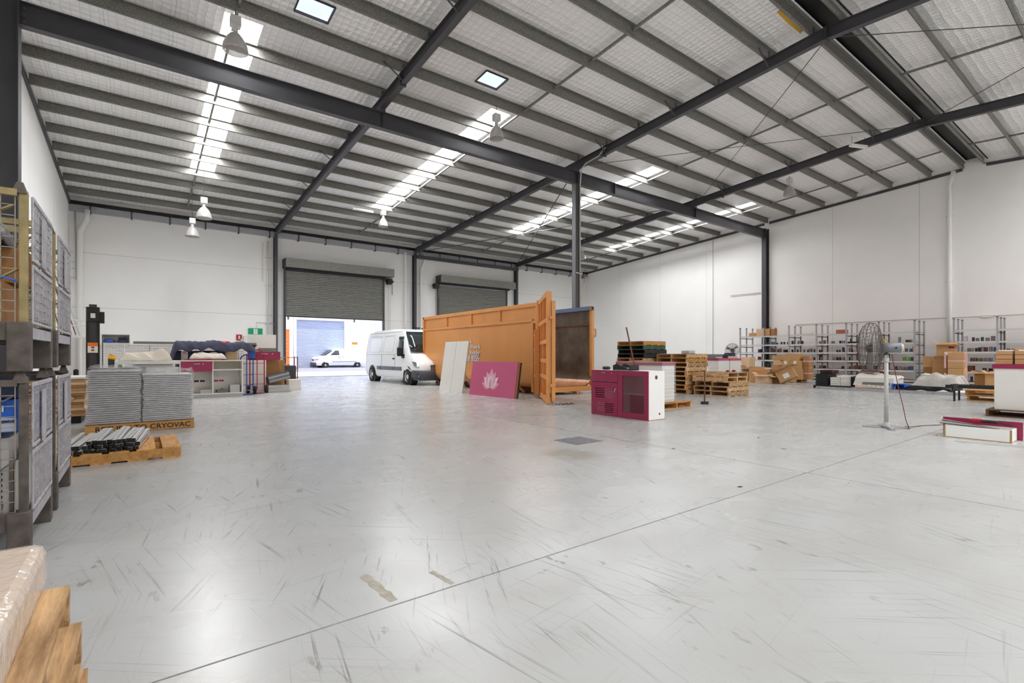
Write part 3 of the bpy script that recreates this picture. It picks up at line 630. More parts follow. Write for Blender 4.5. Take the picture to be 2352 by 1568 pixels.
# ================= flat cartons, stacker, cupboard =================
cpile = []
for k in range(13):
    dx = random.uniform(-.02, .03); m = ('card', 'card_dark', 'card_pale')[k % 3]
    tag(B().box(-1.6 + dx, -.80 + dx, 12.05 + random.uniform(-.02, .02), 13.2, .13 + .052 * k, .18 + .052 * k).obj('flat_carton', m, bevel=.004),
        'flattened brown carton, %s of the flat pile beside the stacker' % ORD[k], 'carton', 'flattened cartons beside the stacker')
tag(B().box(-1.6, -.86, 12.1, 13.1, 0, .125).obj('plastic_pallet', 'black', bevel=.01), 'black plastic base under the pile of flat cartons', 'pallet')
tag(B().box(-1.65, -.78, 12.0, 13.2, .812, .845).obj('white_board', 'off_white'), 'white board lying on top of the flat carton pile', 'board')
tag(B().prism([(-1.2, .30), (-.93, .46), (-1.2, .64)], lambda x, z, t: (x, 12.0 + t, z), 0, .012).obj('loose_flap', 'card_pale'), 'loose pale cardboard triangle sticking out before the flat carton pile', 'cardboard')
st = thing('pallet_stacker', 'black electric pallet stacker with a tall mast and yellow base', 'stacker', (-.82, 14.25, 0))
for x in (-.11, .07): B().box(x, x + .05, -.05, .08, .1, 2.3).obj('mast_rail', 'black', st)
B().box(-.06, .07, -.02, .06, .1, 2.36).obj('lift_chain_guard', 'dark_grey', st); B().box(-.1, .12, -.08, .1, 1.98, 2.28).obj('motor_head', 'black_gloss', st, bevel=.01); B().box(.09, .2, -.04, .08, 1.95, 2.2).obj('bracket', 'black', st)
B().box(-.03, .05, -.085, -.078, 2.06, 2.16).obj('rating_plate', 'off_white', st); B().box(-.08, .09, -.058, -.05, 1.3, 1.52).obj('warning_label', 'cream', st); B().box(-.08, .09, -.06, -.052, 1.44, 1.52).obj('warning_band', 'orange', st)
b = B()
for z in (1.34, 1.40): b.box(-.02, .03, -.062, -.058, z, z + .03)
b.obj('warning_pictogram', 'dark_red', st)
B().cyl((.17, 0, .9), (.17, 0, 1.68), .012).obj('rod', 'mid_grey', st); B().box(-.3, .35, -.25, .1, .12, .55).obj('chassis', 'black', st, bevel=.03); B().box(.1, .42, -.3, -.1, .08, .32).obj('yellow_cover', 'yellow', st, bevel=.04)
B().box(.15, .21, -.3, -.2, .33, .6).obj('orange_guard', 'orange', st, bevel=.01); B().box(-.3, -.21, -.3, -.24, .6, .95).obj('tiller_head', 'black', st, bevel=.03)
for x in (-.2, .1): B().box(x, x + .14, -1.3, -.2, .03, .09).obj('fork', 'black', st)
fr = thing('upright_cupboard', 'tall white cupboard behind the stacker in the corner', 'cupboard', (-1.85, 15.6, 0)); B().box(0, .92, 0, .6, 0, 1.7).obj('carcass', 'white_paint', fr, bevel=.01); B().box(.02, .62, -.02, 0, .04, 1.68).obj('door', 'white_paint', fr); B().cyl((.08, -.04, .62), (.08, -.04, .85), .012).obj('handle', 'dark_grey', fr); B().cyl((.72, -.04, .05), (.72, -.04, 1.65), .04).obj('pipe', 'white_paint', fr)
for k in range(7):
    x = -1.75 + .07 * k
    tag(B().cyl((x + .2, 15.75 - .02 * k, 1.705), (x - .08 - .03 * k, 15.95, 3.2 + .08 * (k % 4)), .011, 6).obj('thin_rod', 'rust' if k % 2 else 'light_grey'), 'thin %s rod leaning in the corner above the white cupboard, %s from the left' % ('copper' if k % 2 else 'grey', ORD[k].replace('lowest', 'first')), 'rod', 'thin rods leaning in the left corner')
rk = thing('wall_rack', 'small white wire rack on top of the white cupboard', 'rack', (-1.3, 15.65, 1.7))
for z in (.02, .25, .38): B().tube([(-.15, 0, z), (.35, 0, z), (.35, .3, z), (-.15, .3, z)], .013, 6, closed=True).obj('rack_rail', 'white_paint', rk)
for p in ((-.15, 0), (.35, 0), (.35, .3), (-.15, .3)): B().cyl((p[0], p[1], 0), (p[0], p[1], .4), .012, 6).obj('rack_post', 'white_paint', rk)

# ================= silver panels on pallet =================
SP = pallet('brown pallet stencilled RETURN TO CRYOVAC under the silver panels', -.68, 10.2, 0, L=1.44, Wd=1.15, along='y', m='dark_wood', nb=7)
B().box(0, 1.44, -.02, 0, .005, .14).obj('front_board', 'new_wood', SP)
text('RETURN TO CRYOVAC', .115, 'print', SP, (.12, -.021, .03), (PI / 2, 0, 0), ext=.001, sx=1.05, bold=.002)
for col, (x0, x1) in enumerate(((-.66, .02), (.05, .74))):
    n = 25; hgt = .86 if col == 0 else .79
    for k in range(n):
        z = .147 + k * hgt / n; dx = random.uniform(-.012, .012)
        w = 'left' if col == 0 else 'right'
        tag(B().box(x0 + dx, x1 + dx, 10.24 + random.uniform(-.012, .012), 11.2, z, z + hgt / n * .72).obj('steel_sheet', 'panel_edge', bevel=.004),
            'silver grey panel in the %s column of the wrapped stack, %s' % (w, 'layer %s from the bottom' % (ORD + ['thirteenth', 'fourteenth', 'fifteenth', 'sixteenth', 'seventeenth', 'eighteenth', 'nineteenth', 'twentieth', 'twenty-first', 'twenty-second', 'twenty-third', 'twenty-fourth', 'twenty-fifth'])[k if k < 12 else k + 1]), 'panel', 'silver panels stacked under film')
fm = thing('stretch_film_wrap', 'clear stretch film wrapped around the stack of silver panels', 'film', (0, 10.2, .147))
B().poly([(-.69, .02, 0), (.76, .02, 0), (.76, .02, .80), (.05, .02, .83), (-.3, .03, .87), (-.66, .05, .86)]).poly([(.77, .02, 0), (.77, 1.05, 0), (.75, 1.0, .84), (.76, .02, .80)]).poly([(-.70, .02, 0), (-.70, 1.05, 0), (-.68, 1.0, .88), (-.68, .05, .86)]).obj('film_side', 'plastic_wrap', fm)
rows = [[(-.66 + 1.42 * i / 14, .03 + .98 * j / 8, (.90 if i < 7 else .84) + .05 * math.sin(i * 1.7 + j) * math.cos(j * 2.1)) for i in range(15)] for j in range(9)]
B().grid(rows).smooth().obj('film_top', 'plastic_wrap', fm)
tag(B().box(-.35, .62, 11.32, 11.9, 1.08, 1.14).box(-.1, .5, 11.4, 11.9, 1.02, 1.08).box(-.3, .6, 11.4, 11.8, .0, 1.02).obj('wrapped_boards', 'off_white', bevel=.005), 'pale wrapped boards standing behind the silver panel stack', 'boards')
heap('plastic_sheeting', 'crumpled cream plastic sheeting piled behind the silver panels', 'sheeting', -.3, .5, 11.4, 11.95, 1.14, .13, 'cream', 11, amp=.07)
dr = thing('cordless_drill', 'black and yellow cordless drill standing behind the silver panels', 'drill', (-.40, 11.5, 1.02))
B().box(-.05, .05, -.04, .04, -.02, .0).obj('battery', 'black', dr); B().box(-.05, .04, -.035, .035, 0, .17).obj('grip', 'dark_grey', dr, bevel=.015); B().cyl((-.05, 0, .19), (.06, 0, .17), .045).obj('motor', 'yellow', dr); B().cyl((-.03, 0, .23), (.06, 0, .2), .02).obj('strap', 'red', dr); B().box(.09, .15, -.03, .03, -.01, .05).obj('tag', 'green', dr)
tag(B().box(-.6, .1, 11.32, 11.38, .0, 1.02).obj('support_board', 'mid_grey'), 'grey board standing under the drill behind the silver stack', 'board')

# ================= aluminium extrusions on a pallet =================
AP = pallet('orange-brown pallet carrying aluminium extrusions in front of the silver stack', -.78, 7.33, 0, L=1.19, Wd=1.15, Hh=.132, along='y', m='new_wood', nb=5)
ex = None
for k in range(44):
    row = k // 15; c = k % 15
    x = -.72 + .049 * c + random.uniform(-.012, .012) + .02 * row; ln = 1.0 + random.uniform(-.08, .12)
    if row == 2: x = -.46 + .045 * c
    if row == 2 and c > 9: continue
    z = .134 + .05 * row
    if ex is None:
        ex = B().box(-.021, .021, 0, 1, .034, .038).box(-.021, -.018, 0, 1, 0, .038).box(.018, .021, 0, 1, 0, .038).box(-.021, -.008, 0, 1, 0, .004).box(.008, .021, 0, 1, 0, .004).obj('aluminium_extrusion', 'aluminium'); o = ex
        B().box(-.0205, .0205, -.004, 0, 0, .036).obj('end_cap', 'black', ex)
    else:
        o = bpy.data.objects.new('aluminium_extrusion', ex.data); C.objects.link(o); cp = bpy.data.objects.new('end_cap', ex.children[0].data); C.objects.link(cp); cp.parent = o
    o.location = (x, 7.37 + random.uniform(-.05, .05), z); o.rotation_euler = (random.uniform(0, .03), 0, -.10 + random.uniform(-.03, .03)); o.scale = (1, ln, 1)
    tag(o, 'aluminium extrusion in the %s layer of the pallet pile, %s from the left' % (('bottom', 'middle', 'top')[row], (ORD + ['thirteenth', 'fourteenth', 'fifteenth', 'sixteenth'])[c if c < 12 else c + 1].replace('lowest', 'first')), 'extrusion', 'aluminium extrusions on the pallet')
tag(B().tube([(-.95 + .09 * k, 8.7 + .06 * math.sin(k * 1.3), .02) for k in range(9)], .018, 6).smooth().obj('black_strap', 'black'), 'black plastic strap lying behind the extrusion pallet', 'strap')
# ================= workbench corner =================
dp = thing('dimpled_partition', 'low partition of pale dimpled panels behind the workbench', 'partition', (0, 18.9, 0))
for k in range(7): B().box(-.95 + .604 * k, -.36 + .604 * k, 0, .05, .05, 1.55).obj('panel', 'dimpled_panel', dp)
B().box(-.97, 3.29, -.01, .07, 1.55, 1.59).obj('cap_rail', 'off_white', dp)
gb = tag(B().box(-.15, 3.25, 19.1, 19.2, 0, 1.67).obj('grey_board', 'mid_grey'), 'long dark grey board standing behind the dimpled partition', 'board')
ca = thing('open_shelf_box', 'small open white shelf box on top of the dimpled partition', 'shelf', (-.9, 18.85, 1.59))
for (a, b_, c, d) in ((0, .68, 0, .02), (0, .68, .26, .28), (0, .02, .02, .26), (.66, .68, .02, .26)): B().box(a, b_, 0, .3, c, d).obj('board', 'off_white', ca)
B().box(0, .68, .29, .30, 0, .28).obj('back', 'light_grey', ca)
tag(B().lathe([(0, 0), (.13, 0), (.15, .03), (.10, .10), (0, .12)], (-.72, 18.97, 1.612), 16).smooth().obj('cap', 'blue'), 'blue cap lying in the small open shelf box', 'cap')
tag(B().box(-.52, -.28, 18.9, 19.05, 1.612, 1.70).cyl((-.5, 18.95, 1.72), (-.3, 19.0, 1.74), .05).obj('power_tool', 'navy', bevel=.02), 'dark blue power tool lying in the small open shelf box', 'tool')
ws = thing('white_partition', 'white cupboard end with a grey lower half below the exit sign', 'cupboard', (3.1, 19.6, 0)); B().box(0, .88, 0, .4, 1.5, 1.98).obj('upper_panel', 'off_white', ws); B().box(.3, .88, 0, .4, 0, 1.5).obj('lower_panel', 'mid_grey', ws); B().box(0, .3, 0.02, .4, 0, 1.5).obj('side_panel', 'light_grey', ws)
es = thing('exit_sign', 'green running man exit sign on the wall left of the open doorway', 'sign', (4.62, 29.40, 2.33)); B().box(0, .68, 0, .08, 0, .34).obj('case', 'green_sign', es, bevel=.005)
B().box(.24, .44, -.006, 0, .03, .31).obj('doorway', 'white_text', es)
b = B().cyl((.36, -.012, .265), (.36, -.006, .265), .025, 10); b.bar((.35, -.009, .235), (.33, -.009, .15), .035, .005); b.bar((.35, -.009, .225), (.41, -.009, .19), .016, .005); b.bar((.35, -.009, .225), (.28, -.009, .20), .016, .005); b.bar((.33, -.009, .15), (.39, -.009, .10), .02, .005); b.bar((.39, -.009, .10), (.38, -.009, .05), .02, .005); b.bar((.33, -.009, .15), (.29, -.009, .10), .02, .005); b.bar((.29, -.009, .10), (.25, -.009, .10), .02, .005)
b.obj('running_man', 'green_sign', es)
xs_ = thing('extinguisher_sign', 'small red fire extinguisher sign on the door wall', 'sign', (4.06, 29.44, 2.02)); B().box(0, .26, 0, .03, 0, .30).obj('plate', 'red', xs_); B().box(.1, .16, -.005, 0, .06, .24).obj('pictogram', 'cream', xs_)
eb = thing('electrical_box', 'pale electrical boxes on the door wall under the exit sign', 'box', (4.4, 29.35, 1.75)); B().box(0, .4, 0, .14, 0, .5).obj('cabinet', 'off_white', eb); B().box(-.15, .0, .03, .12, .2, .35).obj('switch', 'light_grey', eb)
# the long bench with open bays
wk = thing('workbench', 'long white workbench with a burgundy drawer and open bays', 'workbench', (.78, 16.9, 0))
B().box(-.04, 1.78, -.02, .62, 1.07, 1.10).obj('worktop', 'cream', wk)
for x in (0, .13, .93, 1.70): B().box(x, x + .03, .003, .598, .13, 1.07).obj('upright', 'off_white', wk)
B().box(0, 1.73, .57, .6, .1, 1.07).obj('back_panel', 'off_white', wk); B().box(0, 1.73, 0, .6, .10, .13).obj('bottom_shelf', 'off_white', wk); B().box(0, 1.73, .04, .58, 0, .10).obj('plinth', 'light_grey', wk); B().box(.96, 1.70, .01, .57, .80, .83).obj('shelf', 'off_white', wk)
dw = B().box(.16, .93, -.02, 0, .77, 1.06).obj('drawer', 'burgundy', wk); B().box(.46, .62, -.035, -.02, .985, .998).obj('handle', 'chrome', dw); B().cyl((.70, -.03, .99), (.70, -.02, .99), .014, 10).obj('lock', 'chrome', dw)
for (x, m) in ((.55, 'black'), (.70, 'black'), (1.06, 'red'), (1.2, 'red')):
    b = B().cyl((x, .562, .47), (x, .571, .47), .032, 12); b.cyl((x + .06, .562, .47), (x + .06, .571, .47), .032, 12); b.box(x, x + .06, .563, .57, .45, .49); b.obj('cable_port', m, wk)
tag(B().box(1.42, 1.75, 17.0, 17.3, .131, .22).box(1.38, 1.79, 16.98, 17.32, .22, .24).obj('plastic_tray', 'light_grey', bevel=.005), 'pale grey tray in the left open bay of the workbench', 'tray')
tag(B().box(1.84, 2.12, 17.0, 17.3, .131, .20).box(1.82, 2.14, 16.98, 17.32, .20, .215).cyl((1.98, 17.1, .21), (1.98, 17.1, .26), .03).obj('plastic_tray', 'mid_grey', bevel=.005), 'darker grey tray in the right open bay of the workbench', 'tray')
tag(B().box(2.18, 2.44, 17.0, 17.35, .131, .36).obj('grey_case', 'light_grey', bevel=.01), 'grey steel case standing in the right open bay of the workbench', 'case')
tag(B().box(1.05, 1.95, 16.92, 17.35, 1.102, 1.125).obj('burgundy_board', 'burgundy'), 'burgundy board lying flat on the workbench top', 'board')
heap('paper_sack', 'crumpled cream paper sack lying on the workbench', 'sack', 1.15, 2.08, 16.95, 17.3, 1.126, .15, 'paper', 21, amp=.04)
for k, (x0, x1, z1, m, lb) in enumerate(((.75, .98, 1.38, 'navy', 'dark blue bundle under the blanket at the left end of the bench'), (1.0, 1.12, 1.36, 'cream', 'cream carton under the blanket'), (1.14, 1.5, 1.37, 'navy_foil', 'dark blue carton under the blanket'), (1.52, 2.1, 1.38, 'navy', 'long dark bundle under the blanket'), (2.12, 2.42, 1.36, 'card_pale', 'pale carton under the right end of the blanket'))):
    tag(B().box(x0, x1, 17.36, 17.5, 1.101, z1).obj('bundle', m, bevel=.01), lb, 'bundle', 'bundles under the navy blanket')
bl = []
rnd = random.Random(5); nI, nJ = 56, 26
for i in range(nI + 1):
    r = []
    for j in range(nJ + 1):
        u, v = i / nI, j / nJ; x = .62 + 2.28 * u; y = 16.98 + .95 * v
        z = 1.58 + .025 * math.sin(u * 5 + 1) + .03 * abs(math.sin(u * 11 + v * 4)) + .022 * abs(math.sin(u * 23 - v * 9 + 1)) + .012 * math.sin(u * 47 + v * 15) + .07 * math.exp(-((u - .52) / .10) ** 2) + .05 * math.exp(-((u - .82) / .08) ** 2) - .05 * max(0, .35 - u) * math.sin(v * 8)
        fv = max(0, .28 - v) / .28; y += .10 * (1 - math.cos(fv * 1.4)) ; z -= .25 * fv ** 1.4 + .025 * fv * math.sin(u * 37) + .03 * fv * math.sin(u * 13)
        fu = max(0, .10 - u) / .10; z -= .52 * fu ** 1.3; x += .08 * fu
        fe = max(0, u - .93) / .07; z -= .16 * fe
        r.append((x, y, z + rnd.uniform(-.004, .004)))
    bl.append(r)
o = B().grid(bl).smooth().obj('moving_blanket', 'navy', solid=.012); tag(o, 'navy moving blanket draped over bundles on the workbench', 'blanket')
tag(B().box(2.1, 2.16, 17.12, 17.13, 1.34, 1.40).obj('care_label', 'cream'), 'small cream label on the front fold of the navy blanket', 'label')
tag(B().lathe([(0, .05), (.12, .045), (.17, 0)], (2.3, 19.15, 1.672), 16).smooth().obj('red_cap', 'red'), 'red cap on the grey board behind the navy blanket', 'cap')
lp = thing('desk_lamp', 'black lamp head lying on the right end of the navy blanket', 'lamp', (2.83, 17.4, 1.44)); B().lathe([(.03, 0), (.07, .02), (.15, .13)], (0, 0, 0), 14).obj('shade', 'black', lp, solid=.006); B().cyl((0, 0, .02), (0, 0, .07), .035).obj('bulb', 'cream', lp); B().box(-.07, .07, -.06, .06, -.30, 0).obj('blue_bottle', 'bright_blue', lp, bevel=.01); B().box(-.1, .1, -.1, .1, -.34, -.30).obj('base', 'black', lp)
bd = thing('drawer_box', 'burgundy drawer front lying on cartons behind the hand trucks', 'drawer', (2.85, 18.3, 1.08)); B().box(0, 1.0, 0, .03, 0, .28).obj('front', 'burgundy', bd); B().box(.03, .97, .03, .5, .02, .06).obj('tray', 'off_white', bd); B().box(.42, .62, -.015, 0, .20, .213).obj('handle', 'chrome', bd); B().cyl((.75, -.012, .21), (.75, 0, .21), .016, 10).obj('lock', 'chrome', bd)
tag(B().box(2.78, 3.40, 18.25, 18.85, 0, 1.075).obj('white_cabinet', 'off_white', bevel=.01), 'white cabinet carrying the loose burgundy drawer', 'cabinet')
carton('large brown carton right of the hand trucks', 3.42, 4.05, 18.62, 19.2, .52, 1.075, 'card_dark'); carton('brown carton under the large one beside the steel drawers', 3.42, 4.05, 18.62, 19.2, 0, .51, 'card', tape='tape_brown')
# hand trucks
def hand_truck(label, x, y, m, h, w=.42):
    t = thing('hand_truck', label, 'hand truck', (x, y, 0), -.15)
    pts = [(-w / 2, 0, .12), (-w / 2, .08, .9), (-w / 2, .10, h - .18)] + [(-w / 2 * math.cos(a), .10 - .05 * math.sin(a), h - .18 + .17 * math.sin(a)) for a in [PI * k / 8 for k in range(1, 8)]] + [(w / 2, .10, h - .18), (w / 2, .08, .9), (w / 2, 0, .12)]
    B().tube(pts, .018, 8).smooth().obj('frame', m, t); B().tube([(0, 0, .12), (0, .08, .9), (0, .06, h - .02)], .014, 8).obj('centre_bar', m, t)
    for z in (.3, .62, .98): B().bar((-w / 2, .04 + .04 * z, z), (w / 2, .04 + .04 * z, z), .03, .015).obj('crossbar', m, t)
    B().box(-.2, .2, -.28, .0, .02, .03).obj('toe_plate', m, t); B().cyl((-w / 2 - .06, .1, .13), (w / 2 + .06, .1, .13), .012).obj('axle', 'chrome', t)
    for s in (-1, 1):
        wl = B().lathe([(.05, -.045), (.11, -.05), (.13, -.02), (.13, .02), (.11, .05), (.05, .045)], (s * (w / 2 + .05), .1, .13), 20, (1, 0, 0)).smooth().obj('wheel', 'rubber', t); B().cyl((s * (w / 2 + .05) - .03, .1, .13), (s * (w / 2 + .05) + .03, .1, .13), .05, 12).obj('hub', 'light_grey', wl)
    return t
hand_truck('red tubular hand truck standing beside the workbench', 3.08, 17.98, 'red', 1.44); hand_truck('shorter blue hand truck between the workbench and the red one', 2.72, 17.62, 'blue', 1.27, .36)
# steel drawers, wire frame, boxes
for k, (z, rx, lb) in enumerate(((.0, 0, 'grey steel drawer lying flat on the floor beside the cartons'), (.30, .30, 'grey steel drawer tipped on top of the flat one'))):
    t = thing('steel_tray', lb, 'drawer', (3.42 + .05 * k, 18.02, z)); t.rotation_euler = (0, -rx * .8, 0)
    B().box(0, .66, 0, .02, 0, .24).box(0, .66, .48, .5, 0, .24).box(0, .02, .02, .48, 0, .24).box(.64, .66, .02, .48, 0, .24).box(.02, .64, .02, .48, 0, .02).obj('tray', 'steel_light' if k else 'light_grey', t, bevel=.004); B().box(0, .66, -.02, 0, .17, .20).box(0, .66, -.015, 0, .05, .07).obj('runner', 'light_grey', t)
tag(B().box(3.98, 4.62, 19.4, 19.75, .30, .86).box(4.0, 4.6, 19.42, 19.73, 0, .30).obj('grey_bin', 'dark_grey', bevel=.01), 'dark grey storage bin behind the steel drawers', 'bin')
tag(B().box(4.22, 4.63, 18.75, 19.15, 0, .38).obj('metal_box', 'off_white', bevel=.01), 'pale cube-shaped metal box at the end by the doorway', 'box')
wf = thing('wire_trolley', 'rusty wire trolley filled with scrap beside the open doorway', 'trolley', (4.05, 19.95, 0))
for p in ((0, 0), (.75, 0), (.75, .5), (0, .5)): B().cyl((p[0] - .02, p[1], .05), (p[0] + .02, p[1], .05), .05, 12).obj('castor', 'rubber', wf)
for p in ((0, 0), (.75, 0), (.75, .5), (0, .5)): B().cyl((p[0], p[1], .1), (p[0], p[1], 1.2), .018, 8).obj('post', 'rust', wf)
for z in (.4, .75, 1.15): B().tube([(0, 0, z), (.75, 0, z), (.75, .5, z), (0, .5, z)], .014, 6, closed=True).obj('rail', 'stillage_olive', wf)
mesh_panel(B(), 'y', 0, .3, .75, .15, .75, .09, .006).obj('mesh_front', 'stillage_pale', wf)
sc_ = random.Random(9)
for k in range(11):
    x, y, z = sc_.uniform(.08, .65), sc_.uniform(.08, .4), sc_.uniform(.5, .95)
    B().bar((x, y, z), (min(.72, x + sc_.uniform(-.25, .3)), y, z + sc_.uniform(.05, .25)), sc_.uniform(.03, .09), .03).obj('scrap_piece', ('rust', 'stillage_pale', 'card_pale', 'dark_grey', 'chrome')[k % 5], wf)

# ================= vans =================
def van(name, label, loc, rz, S, wb, fa, Lh, wid, hgt, hood, grey=True):
    """S: stations (l, bottom, top, half width at belt, half width at roof)"""
    t = thing(name, label, 'van', loc, rz)
    def sect(s):
        l, b0, tp, w, wt = s; hm = min(1.15 * hgt / 2.43, b0 + (tp - b0) * .62)
        return [(w * .93, b0), (w, b0 + .12), (w * 1.01, b0 + (hm - b0) * .6), (w, hm), (w * .985 + wt * .015, hm + (tp - hm) * .15), (w * .35 + wt * .65, hm + (tp - hm) * .78), (wt, tp - (tp - hm) * .07), (wt * .8, tp - .012), (0, tp)]
    rows = [[(p[0], s[0], p[1]) for p in sect(s)] + [(-p[0], s[0], p[1]) for p in sect(s)[::-1][1:]] for s in S]
    b = B().grid(rows); n = len(rows[0]); k = len(b.v) - n
    b.f.append(tuple(range(n))[::-1]); b.f.append(tuple(k + i for i in range(n)))
    # underside
    for i in range(len(S) - 1): b.f.append((i * n, (i + 1) * n, (i + 1) * n + n - 1, i * n + n - 1))
    body = b.smooth().obj('body', 'van_white', t)
    es_ = body.modifiers.new('split', 'EDGE_SPLIT'); es_.split_angle = .6
    def hw(l, z):
        for a, c in zip(S[:-1], S[1:]):
            if a[0] <= l <= c[0]:
                f = (l - a[0]) / (c[0] - a[0] + 1e-9); P = [(p[0] * (1 - f) + q[0] * f, p[1] * (1 - f) + q[1] * f) for p, q in zip(sect(a), sect(c))]
                for p, q in zip(P[:-1], P[1:]):
                    if p[1] <= z <= q[1]: g_ = (z - p[1]) / (q[1] - p[1] + 1e-9); return p[0] * (1 - g_) + q[0] * g_
        return S[-1][3]
    def patch(nm, pts, m, side, off=.012, par=None, sub=4):
        # polygon on the flank given as (l, z)
        bb = B(); 
        top = [(p[0], p[1]) for p in pts]
        quad = len(top) == 4
        if quad:
            rws = []
            for i in range(sub + 1):
                r = []
                for j in range(sub + 1):
                    u, v = i / sub, j / sub
                    l = (top[0][0] * (1 - u) + top[1][0] * u) * (1 - v) + (top[3][0] * (1 - u) + top[2][0] * u) * v
                    z = (top[0][1] * (1 - u) + top[1][1] * u) * (1 - v) + (top[3][1] * (1 - u) + top[2][1] * u) * v
                    r.append((side * (hw(l, z) + off), l, z))
                rws.append(r)
            bb.grid(rws)
        return bb.smooth().obj(nm, m, par or t, solid=.012)
    r_ = .34 * hgt / 2.43
    for sd_ in (-1, 1):
        ws_ = S[4][3]
        for l in (fa, fa + wb):
            B().cyl((sd_ * (ws_ - .28), l, r_ * 1.02), (sd_ * (ws_ + .006), l, r_ * 1.02), r_ * 1.28, 24).obj('wheel_arch', 'black', t)
            wl = B().lathe([(r_ * .6, -.11), (r_ * .9, -.12), (r_, -.08), (r_, .08), (r_ * .9, .12), (r_ * .6, .11)], (sd_ * (ws_ - .085), l, r_), 28, (1, 0, 0)).smooth().obj('wheel', 'rubber', t)
            rim = B().lathe([(0, 0), (r_ * .25, .01), (r_ * .3, -.02), (r_ * .55, -.03), (r_ * .62, .02)] if sd_ > 0 else [(0, 0), (r_ * .25, -.01), (r_ * .3, .02), (r_ * .55, .03), (r_ * .62, -.02)], (sd_ * (ws_ + .015), l, r_), 24, (1, 0, 0)).smooth().obj('rim', 'aluminium', wl)
            bb = B()
            for q in range(10):
                a = 2 * PI * q / 10; bb.cyl((sd_ * (ws_ + .0), l + r_ * .47 * math.cos(a), r_ + r_ * .47 * math.sin(a)), (sd_ * (ws_ + .002), l + r_ * .47 * math.cos(a), r_ + r_ * .47 * math.sin(a)), r_ * .07, 6)
            bb.obj('rim_holes', 'black', wl)
    return t, hw, patch
s_ = [(0, .32, .72, .70, .62), (.06, .24, .86, .86, .72), (.2, .22, 1.0, .95, .80), (.5, .22, 1.14, .985, .86), (.98, .24, 1.36, .99, .87), (1.3, .24, 1.80, .99, .83), (1.66, .25, 2.26, .99, .79), (1.95, .25, 2.39, .99, .78), (3.2, .25, 2.44, .99, .78), (5.3, .25, 2.43, .985, .77), (5.78, .28, 2.38, .97, .75), (5.86, .3, 2.2, .95, .74)]
V1, hw1, pt1 = van('delivery_van', 'white panel van parked inside beside the orange skip bin', (9.98, 18.3, 0), 0, s_, 3.93, .97, 5.86, 1.98, 2.43, 1.2)
for sd_ in (-1, 1):
    pt1('side_window', [(1.42, 1.28), (2.05, 1.28), (2.05, 2.05), (1.62, 2.05)], 'glass_dark', sd_)
    pt1('side_moulding', [(1.55, .58), (2.22, .58), (2.22, .74), (1.55, .74)], 'van_trim', sd_); pt1('side_moulding', [(2.26, .58), (3.75, .58), (3.75, .74), (2.26, .74)], 'van_trim', sd_); pt1('side_moulding', [(3.79, .58), (4.3, .58), (4.3, .74), (3.79, .74)], 'van_trim', sd_)
    for l in (2.24, 3.77): pt1('door_seam', [(l - .006, .3), (l + .006, .3), (l + .006, 2.25), (l - .006, 2.25)], 'mid_grey', sd_, .002)
    pt1('roof_gutter', [(1.9, 2.27), (5.7, 2.27), (5.7, 2.30), (1.9, 2.30)], 'light_grey', sd_, .004); pt1('swage_line', [(2.3, 1.27), (5.6, 1.27), (5.6, 1.29), (2.3, 1.29)], 'light_grey', sd_, .006)
    [pt1('panel_crease', [(x0_, z0_), (x1_, z0_), (x1_, z1_), (x0_, z1_)], 'light_grey', sd_, .003) for x0_, x1_, z0_, z1_ in ((2.5, 3.6, 1.38, 1.392), (2.5, 3.6, 2.11, 2.122), (2.5, 2.5 + .014, 1.38, 2.12), (3.6, 3.6 + .014, 1.38, 2.12))]; [pt1('panel_crease', [(x0_, z0_), (x1_, z0_), (x1_, z1_), (x0_, z1_)], 'light_grey', sd_, .003) for x0_, x1_, z0_, z1_ in ((3.95, 5.35, 1.38, 1.392), (3.95, 5.35, 2.11, 2.122), (3.95, 3.95 + .014, 1.38, 2.12), (5.35, 5.35 + .014, 1.38, 2.12))]
    B().box(sd_ * 1.0, sd_ * 1.03, 2.3, 2.46, 1.06, 1.12).obj('door_handle', 'black', V1)
    B().box(min(sd_ * 1.02, sd_ * 1.26), max(sd_ * 1.02, sd_ * 1.26), 1.36, 1.5, 1.20, 1.58).obj('mirror', 'black', V1, bevel=.05); B().box(min(sd_ * .93, sd_ * 1.05), max(sd_ * .93, sd_ * 1.05), 1.28, 1.46, 1.12, 1.28).obj('mirror_arm', 'black', V1)
    hl = B().grid([[(sd_ * (.50 + .30 * u), .03 + .32 * u ** 2.0 + .30 * v * .9 - .012, .66 + .27 * v + .07 * u) for u in (0, .25, .5, .75, 1)] for v in (0, .5, 1)]).smooth().obj('headlight', 'chrome', V1, solid=.02)
    B().lathe([(.0, -.02), (.07, -.005), (.085, .01)], (sd_ * .66, .10, .78), 16, (0, -1, .3)).smooth().obj('lens', 'glass_dark', hl)
    B().box(min(sd_ * .92, sd_ * .99), max(sd_ * .92, sd_ * .99), 1.32, 1.36, .08, .42).obj('mud_flap', 'black', V1); B().box(min(sd_ * .88, sd_ * .98), max(sd_ * .88, sd_ * .98), 5.28, 5.32, .08, .4).obj('mud_flap', 'black', V1)
B().grid([[(.86 * u * (1 - .12 * v), .975 + .72 * v + .03 * u * u - .085, 1.40 + .86 * v) for u in (-1, -.6, -.2, .2, .6, 1)] for v in (0, .33, .66, 1)]).smooth().obj('windscreen', 'glass_dark', V1, solid=.02)
B().grid([[(.90 * u, -.035 + .13 * abs(u) ** 4, .20 + .42 * v) for u in (-1, -.8, -.5, 0, .5, .8, 1)] for v in (0, .5, 1)]).smooth().obj('front_bumper', 'van_grey', V1, solid=.05)
